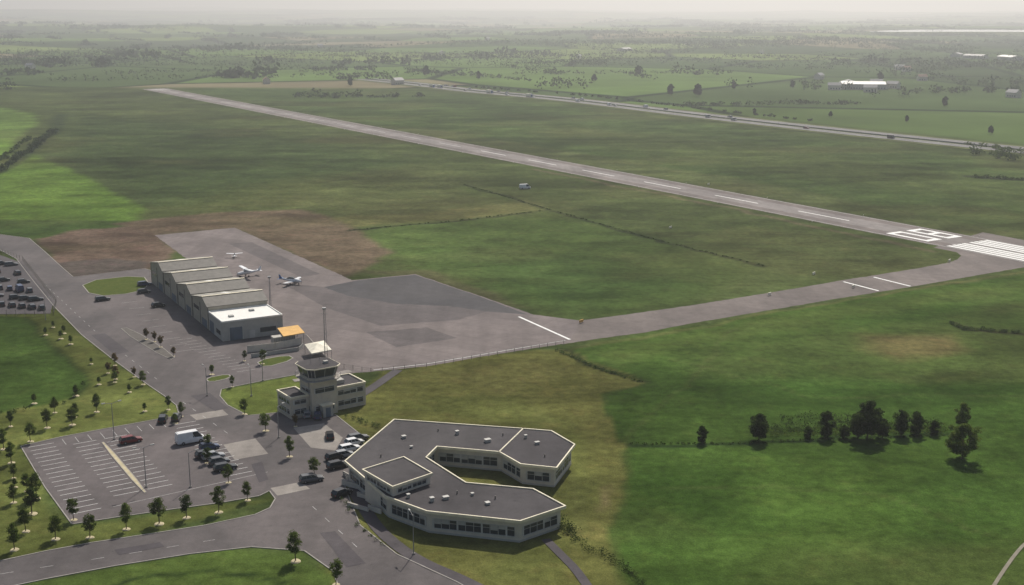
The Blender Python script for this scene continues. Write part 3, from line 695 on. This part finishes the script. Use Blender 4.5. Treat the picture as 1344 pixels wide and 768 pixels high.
# ------------------------------------------------------------------ CARS
def car_mesh(kind):
    m=MB()
    if kind=='van': L,W,Hb,Hr=5.2,1.95,1.15,2.15; cab=[(-2.5,-2.55),(1.35,2.05)]
    elif kind=='estate': L,W,Hb,Hr=4.6,1.78,.92,1.48; cab=[(-2.15,-1.95),(.45,1.15)]
    else: L,W,Hb,Hr=4.1,1.72,.92,1.46; cab=[(-1.85,-1.5),(.35,1.1)]
    h=L/2;w=W/2
    def sec(x,hw,zb,zt): return [(x,-hw,zb+.1),(x,-hw*.9,zb),(x,hw*.9,zb),(x,hw,zb+.1),(x,hw,zt-.22),(x,hw*.9,zt),(x,-hw*.9,zt),(x,-hw,zt-.22)]
    nose=.68 if kind!='van' else .9
    m.loft([sec(-h,w*.86,.35,Hb-.12),sec(-h+.2,w*.97,.25,Hb),sec(-h*.5,w,.22,Hb+.02),sec(h*.35,w,.22,Hb),sec(h*.72,w*.98,.22,Hb-.1),sec(h-.15,w*.9,.26,nose+.05),sec(h,w*.8,.36,nose-.08)],M_car)
    (br,_),(fr,fb)=cab[0],cab[1]
    bb=cab[0][1] if kind=='van' else br-.15
    zb=Hb-.02
    B=[(bb,-w*.9,zb),(fb,-w*.88,zb),(fb,w*.88,zb),(bb,w*.9,zb)]; tr=w*.74
    R=[(br+.25,-tr,Hr),(fr-.15,-tr,Hr),(fr-.15,tr,Hr),(br+.25,tr,Hr)]
    m.hexa(B+R,M_glass)
    Rr=[(br+.2,-tr-.02,Hr-.03),(fr-.1,-tr-.02,Hr-.03),(fr-.1,tr+.02,Hr-.03),(br+.2,tr+.02,Hr-.03)]
    m.hexa(Rr+[(x*.98,y*.94,Hr+.05) for x,y,z in Rr],M_car)
    def lerp(p,q,t): return tuple(p[i]*(1-t)+q[i]*t for i in range(3))
    for i in range(4): m.tube(B[i],R[i],.05,.045,M_car,5)
    for t in (.35,.68):
        for a,b,c,d in ((B[0],B[1],R[0],R[1]),(B[3],B[2],R[3],R[2])): m.tube(lerp(a,b,t),lerp(c,d,t),.04,.04,M_car,4)
    if kind=='van':
        m.hexa([(-h+.05,-w*.93,zb),(.3,-w*.93,zb),(.3,w*.93,zb),(-h+.05,w*.93,zb),(-h+.15,-tr-.04,Hr-.02),(.3,-tr-.04,Hr-.02),(.3,tr+.04,Hr-.02),(-h+.15,tr+.04,Hr-.02)],M_car)
    for x in (-h*.6,h*.62):
        for s in (-1,1):
            m.tube((x,s*(w-.2),.32),(x,s*(w+.02),.32),.32,.32,M_rubber,12); m.tube((x,s*(w+.0),.32),(x,s*(w+.035),.32),.19,.17,M_steel,8)
    for s in (-1,1):
        m.box(h-.09,s*w*.62,.55,.68,.16,.32,0,M_lamp); m.box(-h+.04,s*w*.7,.62,.82,.1,.22,0,M_red); m.box(fb-.25,s*(w+.06),Hb-.02,Hb+.12,.16,.14,0,M_dark)
    m.box(h-.03,0,.33,.45,.1,W*.55,0,M_dark); m.box(-h+.0,0,.3,.42,.08,W*.7,0,M_dark)
    return m.mesh('parked_'+kind)
CM={k:car_mesh(k) for k in ('hatch','estate','van')}
blk_=(.02,.02,.023);sil=(.30,.31,.32);wht=(.72,.72,.72);red=(.16,.015,.015);blu=(.03,.05,.12);gry=(.1,.1,.105)
yb=math.atan2(b_.y,b_.x); ya=math.atan2(a_.y,a_.x); yh=math.atan2(.484,.875)
cars=[(135,395,'estate',blk_,yh),(189,385,'hatch',blk_,yh),(190,375,'estate',blu,yh),(208,403,'hatch',blk_,yh+.1),(172,581,'estate',red,yb),(214,553,'estate',blk_,yb+1.2),(232,551,'hatch',gry,yb+1.1),
(275,590,'hatch',blu,yb),(280,602,'estate',sil,yb),(288,609,'hatch',gry,yb),(296,617,'estate',blk_,yb),(409,632,'estate',gry,yb-.15),(433,575,'hatch',blk_,yb+1.2),
(402,547,'hatch',sil,yb+1.3),(417,549,'hatch',blu,yb+1.2),(465,584,'hatch',wht,yb),(459,592,'estate',wht,yb),(452,600,'hatch',sil,yb),(440,603,'hatch',blk_,yb+.1),(444,614,'estate',blk_,yb),(449,651,'hatch',blk_,yb+.3),(270,600,'hatch',blk_,yb),(470,578,'estate',gry,yb)]
for u,v,k,c,y in cars:
    p=G(u,v); inst('parked_car',CM[k],(*p,.05),y+random.uniform(-.04,.04),1,c)
p=G(250,581); inst('parked_van',CM['van'],(*p,.05),yb,1.15,wht)
p=G(689,248); inst('airfield_van',CM['van'],(*p,.05),.3,1.1,wht)
sheet('car_yard',GL([(-90,338),(0,335),(28,345),(70,398),(66,412),(-90,414)]),M_path,.2)
for row in range(6):
    for i in range(8):
        u=-50+i*13+row*8; v=343+row*11.5+i*1.2
        if u>16+row*9 or random.random()<.08: continue
        p=G(u,v); inst('parked_car',CM[random.choice(['hatch','estate','estate','van'] if random.random()<.3 else ['hatch','estate'])],(*p,.05),yh+1.57*(row%2)+random.uniform(-.1,.1),1,random.choice([blk_,blk_,gry,blk_,blu,gry,blk_,gry,blk_]))
fence('yard_fence',[(-90,335),(0,332),(30,343),(74,398),(70,414),(-90,417)],1.8,M_metaldark,False)
# ------------------------------------------------------------------ AIRCRAFT
def plane(high,colr):
    m=MB()
    def cir(x,ry,rz,zc,n=10): return [(x,ry*math.cos(2*math.pi*i/n),zc+rz*math.sin(2*math.pi*i/n)) for i in range(n)]
    m.loft([cir(3.3,.12,.12,1.15),cir(3.1,.42,.4,1.15),cir(2.2,.52,.52,1.2),cir(1.2,.58,.62,1.3),cir(-.6,.58,.66,1.35),cir(-1.8,.38,.42,1.35),cir(-3.8,.14,.2,1.42),cir(-4.3,.05,.12,1.45)],M_hull)
    m.loft([[(1.3,.4,1.75),(1.3,-.4,1.75),(1.3,-.35,1.78),(1.3,.35,1.78)],[(.7,.5,1.75),(.7,-.5,1.75),(.6,-.4,2.25),(.6,.4,2.25)],[(-.9,.5,1.75),(-.9,-.5,1.75),(-.8,-.4,2.2),(-.8,.4,2.2)],[(-1.7,.3,1.6),(-1.7,-.3,1.6),(-1.7,-.25,1.7),(-1.7,.25,1.7)]],M_glass)
    z=2.25 if high else .95
    for s in (-1,1):
        m.loft([[(1.1,s*.35,z-.1),(-.5,s*.35,z-.03),(-.5,s*.35,z+.03),(1.0,s*.35,z+.12)],[(.9,s*4.4,z+.22),(-.35,s*4.4,z+.26),(-.35,s*4.4,z+.29),(.85,s*4.4,z+.36)],[(.6,s*4.9,z+.3),(-.2,s*4.9,z+.32),(-.2,s*4.9,z+.34),(.5,s*4.9,z+.36)]],M_hull)
        m.loft([[(-3.4,s*.05,1.5),(-4.3,s*.05,1.5),(-4.3,s*.05,1.55),(-3.4,s*.05,1.6)],[(-3.7,s*1.6,1.52),(-4.3,s*1.6,1.52),(-4.3,s*1.6,1.55),(-3.7,s*1.6,1.58)]],colr)
        m.tube((.1,s*.4,.95),(.1,s*1.2,.3),.05,.05,M_steel,5); m.tube((.1,s*1.13,.26),(.1,s*1.27,.26),.26,.26,M_rubber,10)
        if high: m.tube((.3,s*.5,1.0),(.3,s*2.3,2.3),.05,.05,M_hull,5)
        m.loft([[(2.0,s*.5,1.25),(-3.0,s*.25,1.38),(-3.0,s*.26,1.48),(2.0,s*.535,1.4)],[(2.0,s*.54,1.25),(-3.0,s*.29,1.38),(-3.0,s*.30,1.48),(2.0,s*.56,1.4)]],colr)
    m.loft([[(-3.3,.04,1.55),(-4.4,.04,1.5),(-4.4,-.04,1.5),(-3.3,-.04,1.55)],[(-4.1,.03,2.7),(-4.6,.03,2.7),(-4.6,-.03,2.7),(-4.1,-.03,2.7)]],colr)
    m.tube((2.4,0,.8),(2.5,0,.28),.05,.05,M_steel,5); m.tube((2.5,-.07,.24),(2.5,.07,.24),.24,.24,M_rubber,10)
    m.tube((3.3,0,1.15),(3.55,0,1.15),.14,.03,colr,8); m.hexa([(3.36,-.05,.25),(3.40,-.05,.25),(3.40,.05,.25),(3.36,.05,.25),(3.36,-.05,2.05),(3.40,-.05,2.05),(3.40,.05,2.05),(3.36,.05,2.05)],M_dark)
    return m.mesh('light_aircraft')
PM=plane(False,M_blue);PM2=plane(True,M_hull)
p=G(383,373); inst('light_aircraft',PM,(*p,.06),math.radians(-20),1.05)
p=G(325,363); inst('light_aircraft',PM2,(*p,.06),math.radians(215),1.1)
p=G(308,338); inst('light_aircraft',PM2,(*p,.06),math.radians(100),.6)
# ------------------------------------------------------------------ TREES
def tree_mesh(h,seed,leafm,wide=.30,mulch=True,per=70,ls=.13,ncl=30,trunkf=.3):
    rd=random.Random(seed); m=MB()
    if mulch:
        vs=[(.55*(1+.15*rd.random())*math.cos(t),.55*(1+.15*rd.random())*math.sin(t),.135) for t in np.arange(0,6.28,.52)]
        m.face(vs,M_mulch); vs2=[(x*1.25,y*1.25,.0) for x,y,z in vs]
        for i in range(len(vs)): j=(i+1)%len(vs); m.face([vs2[i],vs2[j],vs[j],vs[i]],M_mulch)
    p=Vector((0,0,0)); tr=h*.016+.02; pts=[p]
    for k in range(5):
        p=p+Vector((rd.uniform(-.03,.03)*h*.4,rd.uniform(-.03,.03)*h*.4,h*.17)); pts.append(p)
    for k in range(5): m.tube(pts[k],pts[k+1],tr*(1-k*.16),tr*(1-(k+1)*.16),M_bark,7)
    C=[];R=[]
    for k in range(9):
        f=rd.uniform(trunkf+.05,.85); b=pts[0].lerp(pts[5],f); a=k*2.4+rd.random(); ln=h*wide*(1.1-abs(f-.5)*1.1)*rd.uniform(.5,.9)
        e=b+Vector((math.cos(a)*ln,math.sin(a)*ln,ln*.7)); m.tube(b,e,tr*.4,tr*.12,M_bark,5)
        C.append(e);R.append(h*.105*rd.uniform(.75,1.2))
    for k in range(ncl-9):
        zz=rd.uniform(trunkf+.06,.95); prof=math.sin(math.pi*min(1,(zz-trunkf+.14)/(1.12-trunkf)))**.8
        rad=wide*h*prof*.72; a=rd.random()*6.28; q=rd.random()**.5
        C.append(Vector((pts[3].x+math.cos(a)*rad*q,pts[3].y+math.sin(a)*rad*q,zz*h)));R.append(h*.115*rd.uniform(.6,1.25))
    V,Fq=leaves([tuple(c) for c in C],[(r,r,r*.85) for r in R],per,ls)
    m.idx(V.tolist(),Fq.tolist(),leafm); return m.mesh('tree')
TM=[tree_mesh(4.6,i,[M_leaf,M_leaf,M_leaf3,M_leaf,M_leaf2,M_leaf][i],[.24,.28,.21,.27,.23,.30][i],per=65,ls=.11) for i in range(6)]
TR=[tree_mesh(4.6,20+i,M_leafred,.22,per=50) for i in range(2)]
TS=[tree_mesh(2.6,30+i,M_leaf3,.24,per=40,ls=.1) for i in range(2)]
tb=[(73,708),(118,706),(166,695),(209,688),(245,680),(287,673),(325,657),(97,683),(19,722),(34,698),(42,675),(18,660),(36,645),(18,628),(15,608),(40,580),(14,560),(72,542),(98,548),(95,558),(127,541),(62,562),(221,538),(238,547),(321,544),(349,566),(380,600),(413,626),(272,608),(300,634),(388,737),(441,768),(305,508),(345,478),(321,474),(151,502),(188,505),(272,590),(5,590),(48,655)]
for i,(u,v) in enumerate(tb):
    p=G(u,v); sc=random.uniform(.72,1.12)*(1.05 if v>650 else .88 if v>520 else .78)
    inst('young_tree',TM[i%6],(*p,.02),random.random()*6.28,(sc*random.uniform(.88,1.15),sc*random.uniform(.88,1.15),sc))
for i,(u,v) in enumerate([(142,490),(151,480),(176,495),(192,446),(203,449),(228,468),(211,456),(152,498),(388,560)]):
    p=G(u,v); inst('young_copper_tree',TR[i%2],(*p,.02),random.random()*6,random.uniform(.6,.8))
for i,(u,v) in enumerate([(70,430),(84,438),(93,452),(80,445),(60,440),(278,492),(100,520),(130,505),(170,515),(45,530),(20,640),(230,556),(190,540),(120,478)]):
    p=G(u,v); inst('sapling_tree',TS[i%2],(*p,.02),random.random()*6,random.uniform(.7,1.1))
BM=[tree_mesh(8,50+i,[M_leaf2,M_leaf2,M_leaf3,M_leaf2][i],[.30,.27,.44,.36][i],False,150,.17,56,[.08,.05,.1,.06][i]) for i in range(4)]
for (u,v,h,i,wd_) in ((921,581,3.6,1,1),(996,578,6.2,0,1),(1085,574,5.6,1,1.),(1138,577,8.6,3,1.1),(1126,575,6,0,1),(1158,575,4.5,0,1.1),(1182,572,6.0,0,.9),(1202,570,5.0,1,1),(1262,560,5.4,2,.8),(1263,602,7.4,2,1.),(1060,575,2.6,1,1.2),(1108,575,3,0,1.3),(1225,570,3,1,1.3)):
    p=G(u,v); sc=h/8; inst('meadow_tree',BM[i],(*p,0),random.random()*6,(sc*1.15*wd_,sc*1.15*wd_,sc))
def hedge(name,pl,h,wd,step,mat,per=40,ls=.2,gap=.0,px=True,base=0):
    P=GL(pl) if px else pl; C=[];R=[]
    for i in range(len(P)-1):
        a,b=Vector(P[i]),Vector(P[i+1]);L=(b-a).length;n=max(1,int(L/step))
        for k in range(n):
            if random.random()<gap: continue
            c=a.lerp(b,(k+random.random())/n); hh=h*random.uniform(.5,1.15)
            x=c.x+random.uniform(-.5,.5)*wd;y=c.y+random.uniform(-.5,.5)*wd
            C.append((x,y,float(terr(x,y))+hh*.5));R.append((wd*random.uniform(.5,.9),wd*random.uniform(.5,.9),hh*.5))
    if not C: return
    V,Fq=leaves(C,R,per,ls); inst(name,npmesh(name,V,Fq,[mat]),(0,0,0))
hedge('scrub_hedge',[(1000,566),(1090,562),(1180,560),(1240,560)],1.8,2.2,.9,M_leaf2,60,.18,.1)
hedge('scrub_hedge',[(1000,572),(1090,570),(1180,567),(1240,566)],1.3,2.4,.9,M_leaf3,50,.16,.2)
hedge('scrub_hedge',[(1000,556),(1060,550),(1120,553)],2.,1.8,1.4,M_leaf2,50,.18,.25)
hedge('ditch_vegetation',[(820,583),(960,583),(1090,577),(1240,571)],.5,.6,1.0,M_leaf2,18,.14,.1)
hedge('ditch_vegetation',[(455,303),(600,290),(712,277)],.5,.9,1.4,M_leaf2,16,.2,.3)
hedge('ditch_vegetation',[(610,243),(720,275),(860,315),(1005,350)],.6,1.,1.4,M_leaf2,16,.2,.3)
hedge('ditch_vegetation',[(730,460),(790,486),(842,502)],.7,.9,.8,M_leaf2,26,.16,.1)
hedge('ditch_vegetation',[(1246,424),(1262,432),(1400,442)],1.1,1.4,1.0,M_leaf2,45,.2)
hedge('shrub_border',[(735,690),(752,705),(790,730),(830,758),(870,800)],1.2,1.4,.9,M_leaf2,60,.12,.1)
hedge('shrub_border',[(728,688),(760,700)],2.,1.6,1.1,M_leaf2,90,.14)
hedge('shrub_border',[(455,548),(480,556),(500,562)],1.2,.9,1.1,M_leaf2,50,.12)
hedge('shrub_border',[(450,655),(470,690),(500,715)],.8,.8,1.2,M_leaf2,40,.1,.3)
hedge('shrub_border',[(615,640),(655,640)],.6,.7,1.5,M_leaf3,40,.1,.2)
hedge('shrub_border',[(-40,548),(30,540),(90,528),(112,502)],1.2,1.1,1.5,M_leaf2,36,.16,.45)
hedge('boundary_hedge',[(-90,255),(0,225),(30,205),(72,172)],3.4,4,4,M_far,50,.6,.15)
hedge('boundary_hedge',[(-90,232),(0,212),(40,182)],2.5,3,5,M_leaf2,40,.6,.4)
hedge('roadside_trees',[(1268,203),(1300,205),(1330,212)],7,6,5,M_leaf2,80,.7,.1)
hedge('roadside_trees',[(1270,190),(1340,202)],4,4,5,M_leaf2,50,.7,.3)
hedge('pond_scrub',[(1275,233),(1400,240)],2,3,3,M_leaf2,40,.5)
# ------------------------------------------------------------------ HIGHWAY + distance
hp=[(480,104),(560,112),(620,120),(750,131),(900,150),(1050,167),(1200,183),(1344,198),(1600,226)]
HPt=GL(hp)
def shifted(P,o):
    out=[]
    for i,p in enumerate(P):
        a=P[max(0,i-1)];b=P[min(len(P)-1,i+1)];dx,dy=b[0]-a[0],b[1]-a[1];l=math.hypot(dx,dy); out.append((p[0]+dy/l*o,p[1]-dx/l*o))
    return out
ribbon('highway_verge',HPt,48,simple('dry_grass',(.095,.11,.045),1,0,var=.35,sc=.05),.30)
ribbon('highway',shifted(HPt,10.5),12,M_hwy,.42); ribbon('highway',shifted(HPt,-10.5),12,M_hwy,.42)
hs=smooth(HPt,2,False)
for o,wd in ((16,.4),(5,.4),(-5,.4),(-16,.4)):
    ribbon('highway_line',shifted(HPt,o),wd,M_whitew,.47)
gr=MB(); g_=shifted(hs,0)
for i in range(len(g_)-1): gr.strip(g_[i],g_[i+1],.3,1.1,-.1,.1,M_steel)
gr.obj('highway_barrier')
hedge('highway_hedge',shifted(GL([(600,116),(750,128),(900,146),(1050,163)]),-26),2.5,3,7,M_far,22,.9,.3,False)
tk=MB(); tk.box(-1.2,0,1.0,3.9,9,2.5,0,M_canvas,.02,.02); tk.box(4.7,0,.6,3.1,2.2,2.4,0,M_blue,.25,.1); tk.box(5.6,0,1.8,2.7,.5,2.1,0,M_glass,.1,.05); tk.box(0,0,.6,1.0,11,1.2,0,M_dark)
for x in (-4.5,-3.4,1.5,4.8):
    for s in (-1,1): tk.tube((x,s*.95,.5),(x,s*1.25,.5),.5,.5,M_rubber,10)
TK=tk.mesh('truck')
def along(P,f):
    Ls=[math.hypot(P[i+1][0]-P[i][0],P[i+1][1]-P[i][1]) for i in range(len(P)-1)];d=f*sum(Ls)
    for i,l in enumerate(Ls):
        if d<=l: t=d/l; return (P[i][0]*(1-t)+P[i+1][0]*t,P[i][1]*(1-t)+P[i+1][1]*t), math.atan2(P[i+1][1]-P[i][1],P[i+1][0]-P[i][0])
        d-=l
    return P[-1],0
for k in range(30):
    f=random.uniform(.12,.85); o=random.choice((12.2,8.6,-8.6,-12.2)); p,y=along(shifted(hs,o),f)
    if k%8==0: inst('truck',TK,(*p,.45),y+(math.pi if o<0 else 0),.9)
    else: inst('moving_car',CM[random.choice(['hatch','estate','van'])],(*p,.45),y+(math.pi if o<0 else 0),1.1,random.choice([wht,sil,wht,red,blk_,sil]))
def farhedge(u0,u1,v,h,wd,name='distant_tree_row',gap=.1,v1=None,per=40):
    hedge(name,[(u0,v),(u1,v1 or v)],h,wd,wd*.8,M_far,per,max(.8,wd*.12),gap)
for a in ((385,470,127,8,10),(400,455,129,5,9),(470,560,128,6,9),(440,520,104,10,14),(280,370,101,22,40),(285,360,103,14,30),(165,215,79,22,40),(330,350,84,18,30),(700,770,116,14,14),(705,735,98,16,16),(890,940,98,16,16),(830,845,100,12,12),(575,640,78,20,40),(640,700,70,16,40),(455,540,84,14,30),(1085,1210,83,14,18),(1210,1340,88,14,18),(1060,1110,118,10,12),(1140,1200,128,12,10),(1200,1340,122,9,12),(1010,1130,137,5,8),(900,1000,138,5,8),(1250,1344,112,12,14),(960,985,117,12,10),(1050,1075,112,10,10),(250,330,66,20,50),(60,150,88,16,30),(0,60,98,14,24),(400,500,92,9,20),(-60,20,118,8,12)):
    farhedge(*a)
FT=[tree_mesh(12,80+i,M_far,.4,False,120,.5,44,.12) for i in range(2)]
for i,(u,v,h) in enumerate(((880,125,11),(915,127,13),(963,117,9),(837,100,14),(1155,108,12),(1040,116,9),(460,113,10),(560,100,14),(628,104,10),(780,108,10),(990,150,5),(1090,154,5),(1190,160,5),(1300,176,6),(1240,140,9))):
    p=G(u,v); inst('field_tree',FT[i%2],(*p,float(terr(*p))),random.random()*6,h/12)
C=[];R=[]
for k in range(420):
    y=1500*math.exp(random.random()**1.0*2.0); x=random.uniform(-.62,.62)*y; 
    if y<1900 and -500<x<300: 
        if random.random()<.7: continue
    ang=random.choice([.5,.5+1.57,.2,1.9])+random.uniform(-.15,.15); L=random.uniform(60,420); hh=random.uniform(4,9)*(1+y/9000); stp=7+y/500
    n=int(L/stp)
    for q in range(n):
        if random.random()<.18: continue
        xx=x+math.cos(ang)*q*stp+random.uniform(-2,2);yy=y+math.sin(ang)*q*stp+random.uniform(-2,2); h2=hh*random.uniform(.5,1.4)
        C.append((xx,yy,float(terr(xx,yy))+h2*.45));R.append((stp*.6,stp*.6,h2*.5))
for k in range(70):
    y=1900*math.exp(random.random()*1.7); x=random.uniform(-.6,.6)*y; w_=random.uniform(40,260)
    for q in range(int(18+w_/6)):
        xx=x+random.gauss(0,w_*.5);yy=y+random.gauss(0,w_*.25);h2=random.uniform(9,16)
        C.append((xx,yy,float(terr(xx,yy))+h2*.45));R.append((9+y/700,9+y/700,h2*.5))
C=np.array(C);R=np.array(R)
sz=np.clip(C[:,1]/2600,.8,4)
V,Fq=leaves(C,R,16,1.0)
cen=np.repeat(V.reshape(-1,4,3).mean(1),4,0); V=cen+(V-cen)*np.repeat(np.repeat(sz,16),4)[:,None]*1.6
inst('distant_hedgerows',npmesh('distant_hedgerows',V,Fq,[M_far]),(0,0,0))
M_tile=simple('roof_tiles',(.25,.15,.11),.8); M_slate=simple('slate_roof',(.2,.2,.21),.6)
def house(L,W,h,rh,wall,roof):
    m=MB(); a,b=L/2,W/2
    m.hexa([(-a,-b,0),(a,-b,0),(a,b,0),(-a,b,0),(-a,-b,h),(a,-b,h),(a,b,h),(-a,b,h)],wall)
    for s in (-1,1): m.face([(s*a,-b,h),(s*a,b,h),(s*a,0,h+rh)][::s],wall)
    e=.4
    for s in (-1,1): m.hexa([(-a-e,s*(b+e),h-.1),(a+e,s*(b+e),h-.1),(a+e,0,h+rh+.05),(-a-e,0,h+rh+.05),(-a-e,s*(b+e),h+.15),(a+e,s*(b+e),h+.15),(a+e,0,h+rh+.3),(-a-e,0,h+rh+.3)],roof)
    for x in np.arange(-a+1.5,a-1,3): 
        for s in (-1,1): m.box(x,s*(b+.0),1,min(h-.5,2.3),1.1,.1,0,M_glass)
    return m.mesh('house')
HM=[house(14,8,5,3,M_wall,M_slate),house(11,8,5,3,M_wall,M_tile),house(40,18,5,2.5,M_wallg,M_slate),house(48,22,6,2.5,M_wallg,M_whiteroof)]
for (u,v,i) in ((1112,114,2),(1132,117,3),(1150,113,0),(1142,121,0),(1280,78,2),(1325,80,3),(1255,76,2),(1120,60,1),(1075,104,0),(1210,106,1),(522,111,0),(40,90,0),(420,60,0),(900,60,1),(760,75,0),(640,56,0),(300,60,1),(1000,70,0),(820,66,2),(580,70,0),(1180,92,0),(1190,94,1),(1330,128,0),(350,110,1),(1160,117,1),(1172,116,0),(1095,118,0)):
    p=G(u,v); inst('farm_building' if i>1 else 'farmhouse',HM[i],(*p,float(terr(*p))),random.random()*3,1)
# reservoir on the plain, far right, with a low earth bank
M_water,nt=newmat('lake_water'); finish(nt,(.30,.34,.36),.22,.6,bump=noise(nt,.05,4,.6),bstr=.15,bdist=.5)
rs=GL([(1128,47),(1180,44),(1260,43.5),(1420,44.5),(1560,46),(1420,48),(1260,47.2),(1180,47.6)])
zr=max(float(terr(x,y)) for x,y in dens(rs,150))+2
rs=ccw(smooth(rs,1)); lk=MB(); bank=offset(rs,60)
for i in range(len(rs)):
    j=(i+1)%len(rs); lk.face([(*bank[i],float(terr(*bank[i]))-8),(*bank[j],float(terr(*bank[j]))-8),(*rs[j],zr+.6),(*rs[i],zr+.6)],M_verge)
lk.poly(rs,zr,M_water); lk.obj('lake')
# ------------------------------------------------------------------ HAZE, SKY, SUN
hz=MB(); hz.hexa([(-22000,-2000,-60),(22000,-2000,-60),(22000,24500,-60),(-22000,24500,-60),(-22000,-2000,420),(22000,-2000,420),(22000,24500,420),(-22000,24500,420)],M_dark)
ho=hz.obj('haze_air'); hm,nt=newmat('haze'); vs_=N(nt,'ShaderNodeVolumeScatter'); vs_.inputs['Color'].default_value=(.93,.97,1,1); vs_.inputs['Density'].default_value=.00018; vs_.inputs['Anisotropy'].default_value=.58
oo=N(nt,'ShaderNodeOutputMaterial'); nt.links.new(vs_.outputs[0],oo.inputs['Volume']); ho.data.materials.clear(); ho.data.materials.append(hm)
EL=math.radians(46); AZ=math.radians(14)
wd=bpy.data.worlds.new('World'); scene.world=wd; wd.use_nodes=True; nt=wd.node_tree; nt.nodes.clear()
sk=nt.nodes.new('ShaderNodeTexSky'); sk.sky_type='NISHITA'; sk.sun_disc=False; sk.sun_elevation=EL; sk.sun_rotation=AZ; sk.air_density=1.1; sk.dust_density=2.5
bg=nt.nodes.new('ShaderNodeBackground'); bg.inputs[1].default_value=.08; wo=nt.nodes.new('ShaderNodeOutputWorld')
nt.links.new(sk.outputs[0],bg.inputs[0]); nt.links.new(bg.outputs[0],wo.inputs[0])
sl=bpy.data.lights.new('sun','SUN'); sl.energy=4.8; sl.angle=math.radians(.53); sl.color=(1,.94,.84); so=bpy.data.objects.new('sun',sl); scene.collection.objects.link(so)
Dv=Vector((math.sin(AZ)*math.cos(EL),math.cos(AZ)*math.cos(EL),math.sin(EL))); so.rotation_euler=Dv.to_track_quat('Z','Y').to_euler()
cd=bpy.data.cameras.new('camera'); co=bpy.data.objects.new('camera',cd); scene.collection.objects.link(co); scene.camera=co
cd.sensor_width=36; cd.lens=36*F/1344; cd.clip_start=.5; cd.clip_end=60000; co.location=(0,0,H); co.rotation_euler=(math.pi/2-TH,0,0)
scene.view_settings.view_transform='Standard'; scene.view_settings.look='None'; scene.view_settings.exposure=0
